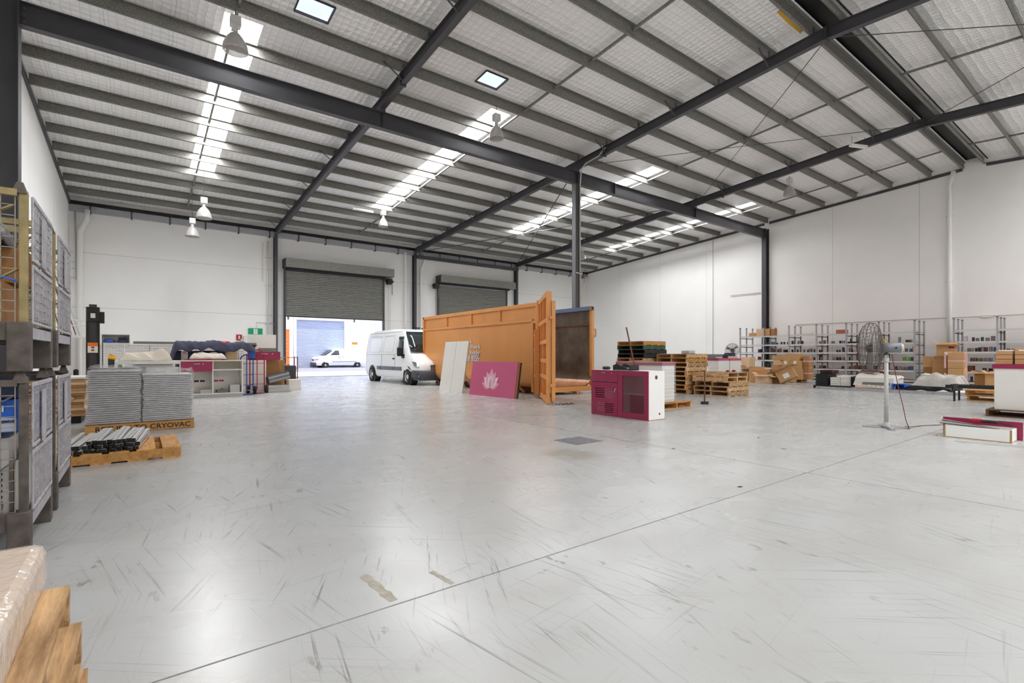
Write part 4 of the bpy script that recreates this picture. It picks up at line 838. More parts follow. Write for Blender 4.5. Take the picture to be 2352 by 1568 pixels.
for sd_ in (-1, 1):
    pt1('bumper_side', [(.03, .235), (.62, .235), (.52, .62), (.03, .62)], 'van_grey', sd_, .02); pt1('headlight_wrap', [(.09, .70), (.34, .74), (.62, .98), (.22, .93)], 'chrome', sd_, .012)
B().box(-.42, .42, -.04, .02, .56, .84).obj('grille', 'van_grey', V1); 
for z in (.60, .67, .74): B().box(-.4, .4, -.05, -.04, z, z + .025).obj('grille_bar', 'chrome', V1)
for x in (-.35, .25): B().bar((x, 1.0, 1.42), (x + .55, 1.12, 1.50), .02, .02).obj('wiper', 'black', V1)
for (x, y) in ((.3, 2.2), (-.2, 1.9)): B().box(x, x + .25, y, y + .1, 2.42, 2.47).obj('roof_rack_foot', 'black', V1)
for (x, z) in ((-.35, 1.45), (.35, 1.45)): B().box(x - .22, x + .22, 1.9, 2.0, 1.1, 1.9).obj('seat_back', 'black', V1, bevel=.05)
k2 = .82; s2 = [(0, .35, .70, .72, .6), (.08, .24, .90, .86, .7), (.3, .22, 1.02, .93, .78), (1.0, .22, 1.22, .95, .82), (1.35, .22, 1.48, .95, .78), (1.9, .22, 1.84, .95, .74), (2.3, .22, 1.90, .95, .73), (4.6, .22, 1.90, .95, .73), (5.1, .26, 1.8, .92, .71), (5.2, .3, 1.5, .9, .7)]
c2 = G(747, 844); V2, hw2, pt2 = van('small_van', 'small white van parked outside across the driveway', (c2.x - .95, c2.y + .9, -.02), -PI / 2, s2, 3.2, .95, 5.2, 1.9, 1.9, 1.0)
V2.rotation_euler = (0, 0, -PI / 2); V2.scale = (1, 1, 1)
for sd_ in (-1, 1):
    pt2('side_window', [(1.45, 1.26), (2.35, 1.28), (2.3, 1.72), (1.95, 1.72)], 'glass_dark', sd_); pt2('side_moulding', [(1.6, .58), (4.1, .58), (4.1, .63), (1.6, .63)], 'van_trim', sd_)
    pt2('door_seam', [(2.45, .3), (2.465, .3), (2.465, 1.75), (2.45, 1.75)], 'mid_grey', sd_, .003)
    for l in (2.2, 2.6): B().box(min(sd_ * .955, sd_ * .98), max(sd_ * .955, sd_ * .98), l, l + .2, 1.06, 1.1).obj('door_handle', 'van_trim', V2)
    B().box(min(sd_ * .62, sd_ * .9), max(sd_ * .62, sd_ * .9), .06, .42, .76, .92).obj('headlight', 'chrome', V2, bevel=.04)
B().grid([[(.8 * u, 1.08 + .72 * v - .12, 1.27 + .52 * v) for u in (-1, 0, 1)] for v in (0, .5, 1)]).obj('windscreen', 'glass_dark', V2, solid=.02); B().box(-.9, .9, -.04, .12, .24, .52).obj('front_bumper', 'van_grey', V2, bevel=.04)
B().box(-.3, .3, -.02, .06, .70, .86).obj('grille', 'van_grey', V2)

# ================= orange skip bin =================
sk = thing('skip_bin', 'orange hook-lift skip bin with its rear door swung open', 'skip bin', (9.75, 11.6, 0))
LN, HT, WDT, R_ = 7.65, 2.86, 2.3, .38
def prof(off):
    p = [(off, HT), (off, .22 + R_)] + [(off + (R_ - off) * 0 + R_ - (R_ - off * 0) * math.cos(a), .22 + R_ - R_ * math.sin(a)) for a in [PI / 2 * k / 8 for k in range(1, 9)]]
    return p
out = [(0, HT), (0, .22 + R_)] + [(R_ - R_ * math.cos(a), .22 + R_ - R_ * math.sin(a)) for a in [PI / 2 * k / 8 for k in range(1, 9)]]
out = out + [(WDT - x, z) for x, z in out[::-1]]
inn = [(.03, HT), (.03, .25 + R_)] + [(R_ + .03 - R_ * math.cos(a), .25 + R_ - R_ * math.sin(a)) for a in [PI / 2 * k / 8 for k in range(1, 9)]]
inn = inn + [(WDT - x, z) for x, z in inn[::-1]]
B().grid([[(x, y, z) for x, z in out] for y in (0, LN)]).smooth().obj('shell', 'orange_steel', sk)
half = len(inn) // 2
B().grid([[(x, y, z) for x, z in inn[:5]] for y in (.02, LN - .02)]).smooth().obj('inner_wall', 'skip_inside', sk); B().grid([[(x, y, z) for x, z in inn[-5:]] for y in (.02, LN - .02)]).smooth().obj('inner_wall', 'skip_inside', sk)
B().grid([[(x, y, z) for x, z in inn[4:-4]] for y in (.02, LN - .02)]).smooth().obj('inner_floor', 'skip_floor', sk)
B().box(WDT - .05, WDT - .028, .12, LN - .1, 2.24, 2.28).obj('inner_seam', 'rust', sk); B().box(WDT - .036, WDT - .029, 1.6, 1.64, .7, 2.24).obj('inner_seam', 'rust', sk); B().box(0.0, WDT, LN - .03, LN, .25, HT).obj('front_wall', 'orange_steel', sk); B().box(.03, WDT - .03, LN - .05, LN - .03, .3, HT - .02).obj('inner_end', 'skip_inside', sk)
for x, m in ((0, 'orange_steel'), (WDT, 'orange_steel')):
    B().box(x - .07, x + .05, 0, LN, HT - .12, HT).obj('top_rail', m, sk, bevel=.01)
B().box(WDT - .088, WDT - .071, .05, LN, HT - .12, HT + .005).obj('rail_sheen_side', 'rail_sky_sheen', sk); B().box(WDT - .08, WDT + .04, .02, LN - .1, HT, HT + .012).obj('rail_sheen_top', 'rail_sky_sheen', sk)  # blue strips paint the skylight reflected along the far rail
B().box(-.06, 0, .3, LN, 2.27, 2.36).obj('side_rail', 'orange_steel', sk, bevel=.01)
for y in (1.99, 3.80, 5.60): B().box(-.055, 0, y, y + .09, 2.36, HT - .12).obj('stiffener', 'orange_steel', sk)
for y in (1.6, 3.3, 5.0): B().box(-.002, .0, y, y + .008, .7, 2.26).obj('weld_seam', 'orange_steel', sk)
B().box(-.07, .02, LN - .09, LN, .25 + R_, HT).obj('front_post', 'orange_steel', sk)
B().box(-.08, .06, 0, .10, .08, HT).obj('rear_post', 'orange_steel', sk, bevel=.005); B().box(-.08, -.02, .22, .30, .1, 2.30).box(-.08, -.02, .10, .22, .1, .17).box(-.08, -.02, .10, .22, 2.22, 2.30).obj('rear_frame', 'orange_steel', sk)
B().box(-.075, .045, -.01, 0, HT - .115, HT - .005).obj('rail_socket', 'black', sk); B().box(WDT - .055, WDT + .045, -.01, 0, HT - .115, HT - .005).obj('rail_socket', 'black', sk)
B().box(WDT - .04, WDT + .07, 0, .10, .22, HT).obj('rear_post', 'orange_steel', sk); B().box(.06, WDT - .04, -.04, .06, .08, .24).obj('sill', 'orange_steel', sk)
for x in (.25, 1.55): B().prism([(0, .0), (.16, .0), (.16, .12), (.05, .12)], lambda y, z, t: (t, y - .05, z), x, x + .06).obj('sill_foot', 'orange_steel', sk)
for x in (.55, 1.6): B().box(x, x + .12, .1, LN, .03, .22).obj('runner', 'rust', sk)
B().tube([(WDT + .06, .03, 2.12), (WDT + .16, .02, 2.10), (WDT + .17, .02, 1.92), (WDT + .12, .02, 1.86)], .03, 8).smooth().obj('tarp_hook', 'orange_steel', sk)
for y in (1.2, LN - .8): B().bar((.1, y, .25), (.35, y, .03), .06).obj('strut', 'orange_steel', sk)
# the swung door
hg = Vector((-.04, -.06, 0)); de = Vector((8.25 - 9.75, 9.45 - 11.6, 0)); dd = (de - hg); DL = dd.length; dd.normalize()
DM = Matrix.Translation(hg) @ Matrix.Rotation(math.atan2(dd.y, dd.x), 4, 'Z')
def dbox(nm, u0, u1, t0, t1, z0, z1, m='orange_steel'):
    return B().box(u0, u1, t0, t1, z0, z1, DM).obj(nm, m, sk)
dbox('door_frame', .05, .17, -.06, .06, .05, HT); dbox('door_frame', DL - .12, DL, -.06, .06, .02, HT); dbox('door_frame', .17, DL - .12, -.06, .06, .05, .17); dbox('door_frame', .17, DL - .12, -.06, .06, HT - .12, HT)
for z in (.62, 1.05, 1.55, 2.1): dbox('door_crossbar', .17, DL - .12, -.05, .04, z, z + .10)
for u in (.75, 1.45): dbox('door_stile', u, u + .1, -.05, .04, .17, HT - .12)
dbox('door_skin', .06, DL - .02, .06, .075, .08, HT - .02); dbox('door_edge_lining', DL - .02, DL + .06, .07, .16, .1, HT - .25)
for z in (.45, 2.15): dbox('door_hinge', -.03, .1, -.05, .05, z, z + .12); dbox('door_latch', DL - .02, DL + .1, .02, .12, z, z + .07)
# lock ladder on the outside of the door
for z in (.18, .6, 1.0, 1.4, 1.8): dbox('ladder_rung', .25, .55, -.20, -.14, z, z + .06)
dbox('ladder_stile', .2, .27, -.2, -.06, .08, 2.0); dbox('ladder_stile', .53, .6, -.2, -.06, .08, 2.0)
B().box(-.1, .12, -.10, .02, HT, HT + .04).cyl((-.02, -.06, HT - .2), (-.02, -.06, HT + .06), .03).obj('top_hinge', 'orange_steel', sk)
# lettering on the flank, white with a dark shadow
RT = (PI / 2, 0, -PI / 2)
def sign(s, size, y, z, sx=.8):
    text(s, size, 'shadow_text', sk, (-.004, y - .018, z - .014), RT, 'lettering_shadow', .001, 'LEFT', sx, .006); text(s, size, 'white_text', sk, (-.007, y, z), RT, 'lettering', .002, 'LEFT', sx, .004)
sign('JJ', .60, 4.34, 1.36, .72); sign("'s", .26, 3.98, 1.68); sign('Waste &', .20, 3.95, 1.48, .92); sign('Recycling', .20, 3.95, 1.27, .84); sign('08 8055', .32, 4.22, 1.02, .82)
b = B(); p0 = Vector((8.25, 9.43, .03)); pts = [p0 + Vector((.02 * k + .06 * k, -.05 * k + .012 * k * k, 0)) for k in range(10)]; pts = [Vector((8.27, 9.42, .30)), Vector((8.27, 9.40, .17))] + [Vector((8.28 + .07 * k, 9.34 - .055 * k + .004 * k * k, .016)) for k in range(9)]
for i, (p, q) in enumerate(zip(pts[:-1], pts[1:])):
    m_ = (p + q) / 2; d_ = (q - p).normalized(); sde = d_.cross(Vector((0, 0, 1))) if i % 2 else Vector((0, 0, 1)); 
    if sde.length < .1: sde = Vector((1, 0, 0))
    b.tube([m_ + d_ * .055 * math.cos(a) + sde * .022 * math.sin(a) for a in [2 * PI * k / 10 for k in range(10)]], .008, 5, closed=True)
b.obj('chain', 'rust', sk, label='rusty chain trailing on the floor')
for o in [x for x in sk.children if x.name.startswith('chain')]: o.matrix_parent_inverse = Matrix.Translation(-Vector(sk.location))
# panels leaning on the skip
def leaning(name, label, cat, p0, p1, H_, lean, th, m):
    t = thing(name, label, cat, p0); d = Vector(p1) - Vector(p0); W_ = d.length; t.rotation_euler = (0, 0, math.atan2(d.y, d.x))
    ang = math.asin(lean / H_); Mx = Matrix.Rotation(-ang, 4, 'X'); return t, W_, Mx
t, W_, Mx = leaning('white_board', 'pair of tall white boards leaning on the orange skip bin', 'board', (8.38, 15.42, 0), (8.42, 13.95, 0), 1.80, .70, .03, 'off_white')
Mx = Matrix.Rotation(-.155, 4, 'X')
B().box(0, W_ * .495, 0, .03, 0, 1.73, Mx).obj('left_board', 'off_white', t); B().box(W_ * .505, W_, 0, .03, 0, 1.73, Mx).obj('right_board', 'off_white', t); B().box(.01, W_ - .01, .03, .05, .02, 1.7, Mx).obj('backing', 'chipboard', t); B().bar((W_ * .6, .24, 1.0), (W_ * .6, .85, .02), .04).bar((W_ * .3, .24, 1.0), (W_ * .3, .85, .02), .04).obj('prop', 'light_grey', t)
t, W_, Mx = leaning('lotus_board', 'burgundy board with a white lotus flower leaning on the orange skip bin', 'board', (8.4, 13.48, 0), (8.52, 11.26, 0), 1.1, .35, .04, 'burgundy_light')
Mx = Matrix.Rotation(-.15, 4, 'X')
B().box(0, W_, 0, .02, 0, 1.06, Mx).obj('face', 'burgundy_light', t); B().box(.01, W_ + .02, .02, .07, 0, 1.05, Mx).obj('core', 'chipboard', t); B().box(.02, W_ + .035, .07, .12, 0, 1.05, Mx).obj('back_board', 'dark_grey', t); B().bar((W_ * .5, .25, .8), (W_ * .5, .8, .02), .04).bar((W_ * .2, .25, .8), (W_ * .2, .8, .02), .04).obj('prop', 'dark_grey', t)
def petal(cx_, cz_, ang, L_, w_, m, lift):
    pts = []
    for k in range(9): f = k / 8; pts.append((w_ * math.sin(PI * f ** .8) * .5, L_ * f))
    pts += [(-x, y) for x, y in pts[::-1][1:-1]]
    ca, sa = math.cos(ang), math.sin(ang)
    B().prism([(cx_ + x * ca + y * sa, cz_ - x * sa + y * ca) for x, y in pts], lambda x, z, q: Mx @ Vector((x, q, z)), -lift - .002, -lift).obj('lotus_petal', m, t)
lx, lz = W_ * .47, .27
petal(lx, lz, 0, .58, .28, 'lotus_b', .002)
for s in (-1, 1):
    petal(lx, lz, s * 1.28, .44, .20, 'lotus_b', .003); petal(lx, lz, s * .84, .48, .22, 'lotus_a', .005); petal(lx, lz, s * .44, .53, .24, 'lotus_b', .007); petal(lx, lz, s * .2, .40, .20, 'lotus_a', .009)
# ================= burgundy cabinet with vents and glass =================
cb_ = thing('display_cabinet', 'burgundy fronted cabinet with louvred door and glass door', 'cabinet', (7.72, 5.97, 0))
B().box(0, .48, 0, .018, .012, .94).obj('side_panel', 'white_paint', cb_); B().box(0, .48, 1.462, 1.48, .012, .94).obj('side_panel', 'white_paint', cb_); B().box(0, .48, .74, .758, .03, .925).obj('divider', 'white_paint', cb_)
B().box(0, .48, .018, 1.462, .922, .94).obj('top_panel', 'white_paint', cb_); B().box(0, .48, .018, 1.462, .012, .03).obj('bottom_panel', 'white_paint', cb_); B().box(.46, .478, .018, 1.462, .03, .922).obj('back_panel', 'white_paint', cb_); B().box(0.0, .49, -.004, 1.484, 0, .012).obj('base_edge', 'chipboard', cb_)
B().box(.03, .46, .018, .74, .47, .488).obj('shelf', 'white_paint', cb_)
dw = B().box(-.02, 0, .752, 1.478, .695, .938).obj('drawer', 'burgundy', cb_, bevel=.002); B().cyl((-.035, 1.07, .885), (-.035, 1.17, .885), .007, 8).obj('handle', 'chrome', dw); B().cyl((-.03, .90, .882), (-.02, .90, .882), .011, 10).obj('lock', 'chrome', dw)
ld = B(); zs = [.012]; 
slots = [.07 + .043 * k for k in range(5)] + [.37 + .043 * k for k in range(5)]
ld.box(-.02, 0, .752, .86, .012, .685).box(-.02, 0, 1.37, 1.478, .012, .685)
prev = .012
for z in slots: ld.box(-.02, 0, .86, 1.37, prev, z); prev = z + .016
ld.box(-.02, 0, .86, 1.37, prev, .685)
ld = ld.obj('louvred_door', 'burgundy', cb_)
B().tube([(-.02, .80, .58), (-.045, .80, .555), (-.05, .80, .52), (-.045, .80, .485), (-.02, .80, .46)], .006, 6).obj('handle', 'chrome', ld); B().cyl((-.03, .81, .635), (-.02, .81, .635), .011, 10).obj('lock', 'chrome', ld)
B().box(.0005, .003, .86, 1.12, .36, .60).box(.0005, .003, 1.12, 1.37, .06, .30).obj('slot_lit_strip', 'lotus_b', cb_); B().box(.02, .024, .85, 1.38, .04, .68).obj('slot_shadow_board', 'black', cb_)  # pale strips paint light seen through half the slots, black board the shade
gd = B().box(-.02, 0, .002, .10, .012, .938).box(-.02, 0, .625, .745, .012, .938).box(-.02, 0, .10, .625, .012, .115).box(-.02, 0, .10, .625, .84, .938).obj('glass_door', 'burgundy', cb_)
B().box(-.013, -.008, .10, .625, .115, .84).obj('pane', 'glass_tint', gd); B().cyl((-.03, .69, .90), (-.02, .69, .90), .011, 10).obj('lock', 'chrome', gd)
B().box(.35, .46, .018, .74, .03, .47).obj('lower_board', 'dark_red', cb_)
for (x, z, r) in ((.22, .82, .042), (.32, .115, .024)):
    B().cyl((x, -.003, z), (x, .004, z), r, 20).obj('cable_hole', 'chipboard', cb_); B().cyl((x + .006, -.004, z - .004), (x + .006, .003, z - .004), r * .8, 20).obj('hole_inside', 'dark_grey', cb_)
tag(B().cb((7.92, 7.22, .975), (.10, .16, .07)).obj('tape_dispenser', 'black', bevel=.025), 'small rounded black gadget on the left of the burgundy cabinet top', 'gadget')
tr = thing('tool_tray', 'black open tray of odds and ends on the burgundy cabinet', 'tray', (7.76, 6.46, .941)); B().prism([(0, 0), (.44, 0), (.44, .10), (.34, .13), (.1, .05)], lambda y, z, q: (q, y, z), .0, .02).prism([(0, 0), (.44, 0), (.44, .10), (.34, .13), (.1, .05)], lambda y, z, q: (q, y, z), .26, .28).box(.02, .26, 0, .44, 0, .012).box(.0, .28, .0, .02, .0, .11).obj('tray', 'black', tr); B().box(.05, .16, .1, .3, .012, .05).obj('paper_pad', 'off_white', tr); B().box(.1, .2, .04, .12, .012, .07).obj('green_pack', 'green', tr); B().box(-.06, .04, .03, .36, -.0, .008).obj('ruler', 'light_grey', tr)
# wrapped burgundy-topped cabinet on a pallet
pallet('pallet under the film-wrapped cabinet behind the burgundy one', 9.45, 6.96, 0, along='x', m='new_wood')
wc = thing('wrapped_cabinet', 'white cabinet with a burgundy top wrapped in film on a pallet', 'cabinet', (9.7, 7.13, .146)); B().box(0, .47, 0, 1.36, 0, .86).obj('carcass', 'off_white', wc); B().box(-.02, .49, -.02, 1.38, .86, .93).obj('top', 'burgundy', wc)
B().box(-.03, .50, -.03, 1.39, .0, .945).obj('stretch_film', 'plastic_wrap', wc, bevel=.02)
for k in range(9): B().bar((-.02, -.033, .06 + .09 * k + .03 * math.sin(k * 3)), (.49, -.033, .07 + .09 * k), .012, .004).obj('film_fold', 'off_white', wc)
tag(B().cyl((9.45, 7.45, 0), (9.86, 8.32, 1.945), .017, 10).obj('wooden_pole', 'brown_handle'), 'long dark wooden pole leaning on the film-wrapped cabinet', 'pole')
sh = thing('sledgehammer', 'sledgehammer standing upright on its black head', 'hammer', (11.49, 7.16, 0), -.64); B().box(-.095, .095, -.035, .035, 0, .075).obj('head', 'black', sh, bevel=.012); B().cyl((0, 0, .07), (0, 0, .86), .02, 10, .016).obj('handle', 'brown_handle', sh)
# ================= pallet stacks =================
M('green_wood', (58, 92, 70), .7, var=.2, vs=8); M('black_wood', (44, 42, 42), .7, var=.2, vs=8)
rp = random.Random(4)
for k in range(12):
    m = {11: 'new_wood', 10: 'green_wood', 9: 'black_wood', 8: 'black_wood'}.get(k, 'pallet_wood_y')
    cnm = {11: 'orange-brown', 10: 'green painted', 9: 'black', 8: 'dark'}.get(k, 'weathered')
    pallet('%s pallet, %s in the tallest stack behind the wrapped cabinet' % (cnm, ORD[k] if k < 11 else 'topmost'), 13.5 + rp.uniform(-.03, .03), 10.62 + rp.uniform(-.03, .03), .1435 * k, along='y', Hh=.142, m=m, group='pallets in the tallest stack')
for k in range(9): pallet('wooden pallet, %s in the middle stack beside the sledgehammer' % (ORD[k] if k < 8 else 'topmost'), 13.9 + rp.uniform(-.05, .05) + (.06 if k > 5 else 0), 9.32 + rp.uniform(-.04, .04), .1435 * k, along='y', Hh=.142, m=('pallet_wood_y', 'new_wood', 'pallet_wood')[k % 3], group='pallets in the middle stack')
for k in range(5): pallet('wooden pallet, %s in the low stack of five' % (ORD[k] if k < 4 else 'topmost'), 14.09 + rp.uniform(-.05, .05), 8.0 + rp.uniform(-.04, .04), .1435 * k, along='y' if k < 3 else 'x', Hh=.142, m=('pallet_wood_y', 'pallet_wood')[k % 2], group='pallets in the low stack')
tag(B().box(14.5, 14.86, 9.6, 9.9, 1.292, 1.40).obj('plastic_basket', 'light_grey', bevel=.02), 'grey plastic basket on top of the middle pallet stack', 'basket')
for k, (dx, lb) in enumerate(((0, 'left'), (.35, 'right'))):
    t = thing('quick_clamp', 'red clamp lying on the low pallet stack, %s of two' % lb, 'clamp', (14.55 + dx, 8.35, .718)); B().bar((0, 0, .012), (.22, .05, .012), .02, .01).obj('bar', 'black', t); B().box(.14, .24, 0, .07, .0, .06).obj('jaw', 'red', t, bevel=.01)
for k, (dz, lb) in enumerate(((1.05, 'upper'), (.86, 'lower'))): tag(B().tube([(13.88 + .02 * j, 9.30 - .02 * math.sin(j), dz - .04 * j) for j in range(7)], .01, 5).obj('plastic_strap', 'off_white'), 'white plastic strap hanging off the middle pallet stack, %s' % lb, 'strap')
# white cabinets behind
for k, (x0, x1, lb) in enumerate(((18.65, 19.45, 'left'), (19.5, 20.36, 'right'))):
    t = thing('counter_cabinet', 'white cabinet with a burgundy top behind the low pallet stack, %s of two' % lb, 'cabinet', (x0, 11.0, 0)); B().box(0, x1 - x0, 0, .48, 0, 1.02).obj('carcass', 'off_white', t, bevel=.005); B().box(-.01, x1 - x0 + .01, -.01, .49, 1.02, 1.11).obj('top', 'burgundy_light', t)
    for z in (.4, .7): B().box(-.004, 0, .02, .46, z, z + .01).obj('shadow_gap', 'light_grey', t)
rv = thing('amplifier', 'grey rack amplifier lying on the left white cabinet', 'amplifier', (18.5, 11.05, 1.112)); B().box(0, .95, 0, .4, 0, .17).obj('case', 'mid_grey', rv, bevel=.005); B().box(.05, .5, -.005, 0, .02, .05).obj('buttons', 'white_paint', rv); B().box(.55, .93, -.006, 0, .02, .15).obj('display', 'black', rv)
tag(B().box(19.55, 20.3, 11.1, 11.4, 1.112, 1.2).obj('flat_box', 'card_pale'), 'flat pale box on the right white cabinet', 'box'); tag(B().box(19.75, 20.1, 11.1, 11.4, 1.202, 1.34).obj('dark_case', 'navy_foil', bevel=.01), 'dark blue case on top of the flat pale box', 'case')
# ================= fans =================
def fan(label, x, y, ax, R, zc, base=True):
    t = thing('pedestal_fan', label, 'fan', (x, y, 0)); a = Vector(ax).normalized(); sd_ = a.cross(Vector((0, 0, 1))).normalized(); up = Vector((0, 0, 1)); c = a * .22 + up * zc
    gr = B()
    for (r, o_) in ((R, 0), (R * .985, .05), (R * .985, -.05), (R * .88, .105), (R * .88, -.09), (R * .70, .14), (R * .70, -.115), (R * .45, .165), (R * .45, -.13), (R * .18, .175)):
        gr.tube([c + a * o_ + (sd_ * math.cos(q) + up * math.sin(q)) * r for q in [2 * PI * k / 28 for k in range(28)]], .005 if r == R else .0035, 5, closed=True)
    for k in range(36):
        q = 2 * PI * k / 36; d = sd_ * math.cos(q) + up * math.sin(q)
        gr.tube([c + a * .175 + d * R * .18, c + a * .165 + d * R * .45, c + a * .14 + d * R * .70, c + a * .105 + d * R * .88, c + a * .05 + d * R * .985, c + d * R, c - a * .05 + d * R * .985, c - a * .09 + d * R * .88, c - a * .115 + d * R * .70, c - a * .13 + d * R * .45, c - a * .13 + d * R * .2], .0022, 4)
    gr.obj('guard', 'stillage_steel', t)
    for k in range(3):
        q0 = 2 * PI * k / 3 + .4; rws = []
        for i in range(5):
            r = R * (.12 + .76 * i / 4); w_ = .32 + .25 * math.sin(PI * i / 4)
            rws.append([c + (sd_ * math.cos(q0 + w_ * (j / 4 - .5)) + up * math.sin(q0 + w_ * (j / 4 - .5))) * r + a * (.06 * (j / 4 - .5) + .02) for j in range(5)])
        B().grid(rws).smooth().obj('blade', 'mid_grey', t, solid=.004)
    B().cyl(c - a * .02, c + a * .06, .06, 14).obj('hub', 'dark_grey', t)
    mb = up * zc; B().cyl(c - a * .12, mb - a * .20, .082, 20, .085).smooth().obj('motor', 'steel_light', t); B().cyl(mb - a * .20, mb - a * .235, .085, 20, .06).obj('motor_cap', 'light_grey', t)
    B().tube([c + up * R * .7 - a * .1, c + up * .2 - a * .14, mb + up * .02 - a * .05], .006, 5).obj('stay_wire', 'yellow_tape', t); B().box(-.025, .025, -.025, .025, zc - .19, zc - .07).obj('bracket', 'dark_grey', t); B().cyl(mb - a * .12 - sd_ * .085, mb - a * .12 - sd_ * .10, .016, 10).obj('switch', 'black', t)
    B().cyl((0, 0, .05), (0, 0, zc - .12), .032, 16).smooth().obj('pole', 'light_grey', t); B().cyl((0, 0, zc - .24), (0, 0, zc - .17), .042, 16).obj('collar', 'light_grey', t)
    B().cyl((0, 0, .03), (0, 0, .10), .06, 16, .04).obj('base_hub', 'light_grey', t)
    for k in range(4):
        q = .55 + PI / 2 * k; d = Vector((math.cos(q), math.sin(q), 0)); B().bar(d * .02 + up * .045, d * .34 + up * .014, .06, .022).obj('foot', 'stillage_pale', t)
    return t
FN = fan('large pedestal fan with a rusty wire guard standing on the open floor', 10.27, 2.97, (-.46, .88, 0), .44, 1.37)
fan('distant pedestal fan showing above the white cabinets', 21.3, 11.9, (-.85, -.45, .1), .29, 1.45)
pts = [(10.30, 2.90, 1.26), (10.31, 2.86, 1.0), (10.34, 2.82, .7), (10.35, 2.76, .4), (10.36, 2.72, .15), (10.37, 2.68, .02)] + [tuple(G(*p)[:2]) + (.008,) for p in ((2078, 980), (2095, 981), (2120, 978), (2145, 977), (2165, 976))]
tag(B().tube(pts, .006, 6).smooth().obj('trailing_cable', 'brown_handle'), 'dark power cord hanging from the large fan and trailing on the floor', 'cord')
# ================= drawer with extrusions on the floor =================
dx = thing('drawer_box', 'white drawer with a burgundy front lying on the floor, full of rods', 'drawer', (9.87, 1.38, 0))
B().box(0, .018, 0, .74, .012, .18).obj('side', 'white_paint', dx); B().box(.40, .418, 0, .74, .012, .18).obj('side', 'white_paint', dx); B().box(0, .418, 0, .018, .012, .18).obj('end', 'white_paint', dx); B().box(0, .418, .722, .74, .012, .18).obj('end', 'white_paint', dx); B().box(0, .418, 0, .74, .0, .012).obj('base', 'chipboard', dx); B().box(-.003, .018, -.004, .014, .0, .18).box(-.003, .018, .726, .744, 0, .18).obj('raw_edge', 'chipboard', dx); B().box(.42, .44, -.06, .84, .0, .265).obj('front', 'burgundy', dx)
for k in range(9):
    x = 9.93 + .034 * k; o = B().bar((x, 2.18 + .03 * (k % 3), .20 + .012 * (k % 4)), (x + .06, 1.52 + .03 * k, .17), .022, .012).obj('aluminium_rod', 'aluminium' if k % 3 else 'stillage_steel'); tag(o, 'metal strip laid across the floor drawer, %s from the white side' % ORD[k].replace('lowest', 'first'), 'strip', 'metal strips in the floor drawer')
rt = thing('hand_tool', 'red and black hand tool lying in the floor drawer', 'tool', (10.14, 1.72, .235)); B().box(-.05, .05, -.16, .02, 0, .04).obj('grip', 'black', rt, bevel=.012); B().box(-.04, .04, .0, .14, .01, .05).obj('body', 'red', rt, bevel=.012); B().bar((0, -.14, .02), (.03, -.3, -.02), .02, .015).obj('lever', 'black', rt)
for k, (p, q) in enumerate((((9.42, 1.90, .011), (9.62, .6, .011)), ((9.46, 1.84, .011), (9.70, .6, .011)))): tag(B().bar(p, q, .022).obj('metal_rod', 'aluminium'), 'long thin metal rod on the floor before the drawer, %s of two' % ('nearer', 'farther')[k], 'rod')
# ================= white counter on pallet =================
pallet('dark old pallet under the white counter at the right edge', 13.85, 1.15, 0, along='y', m='dark_wood')
wcn = thing('sales_counter', 'white counter with a burgundy top standing on a pallet at the right edge', 'counter', (14.0, .75, .146)); B().box(0, .75, 0, 1.46, 0, .83).obj('carcass', 'off_white', wcn, bevel=.004); B().box(-.02, .77, -.02, 1.49, .83, .915).obj('top', 'burgundy', wcn)
def cX(label, px0, px1, pyt, pyb, X, dep, m='card', zfloor=None, **k):
    pm = (px0 + px1) / 2; y1 = atX(px0, pyt, X).y; y0 = atX(px1, pyt, X).y; z1 = atX(pm, pyt, X).z; z0 = atX(pm, pyb, X).z if zfloor is None else zfloor
    return carton(label, X, X + dep, y0, y1, max(0, z0), z1, m, **k)
c1 = cX('brown printed carton on the white counter, left of two', 2287, 2326, 804, 834, 14.12, .4, 'card', zfloor=1.062); c2_ = cX('brown printed carton on the white counter, right of two', 2331, 2375, 799, 834, 14.10, .4, 'card', zfloor=1.062)
for t_ in (c1, c2_):
    h_ = .3; B().box(-.202, -.200, -.14, .14, .10, .108).box(-.202, -.200, -.14, .14, .19, .198).box(-.202, -.2, .135, .14, .1, .2).box(-.202, -.2, -.14, -.135, .1, .2).obj('print_frame', 'print', t_); B().box(-.203, -.2, -.14, .08, .27, .29).obj('address_label', 'white_paint', t_)
for k in range(2): pallet('small yellowish pallet left of the white counter, %s of two' % ('lower', 'upper')[k], 18.2, 2.25 + .04 * k, .143 * k, along='y', m='new_wood')
# ================= shelving on the right wall =================
LV = [2.30, 1.82, 1.39, .985, .565, .126]
M('shelf_beam', (206, 208, 208), .45)
def shelving(label, ys_, clip=None):
    t = thing('shelving_unit', label, 'shelving', (27.5, 0, 0))
    po = None
    for y in ys_:
        for x in (0, .70, 1.39):
            if po is None: po = B().box(-.03, .03, -.03, .03, 0, 2.76).obj('post', 'steel_shelf', t); po.location = (x, y, 0)
            else: inst(po, t, (x, y, 0))
            B().box(x - .033, x + .033, y - .033, y + .033, 2.76, 2.79).obj('post_cap', 'black', t)
        for z in LV: B().box(.03, 1.36, y - .012, y + .012, z - .14, z - .105).obj('side_brace', 'dark_grey', t)
        B().bar((.03, y, .40), (.67, y, .15), .02, .006).bar((.03, y, .15), (.67, y, .40), .02, .006).obj('cross_brace', 'dark_grey', t)
    for a, c in zip(ys_[:-1], ys_[1:]):
        for z in LV:
            B().box(.0, 1.39, min(a, c) + .03, max(a, c) - .03, z - .02, z).obj('shelf_board', 'shelf_board', t)
            B().box(-.012, .012, min(a, c) + .03, max(a, c) - .03, z - .075, z - .006).obj('shelf_beam', 'shelf_beam', t)
    return t
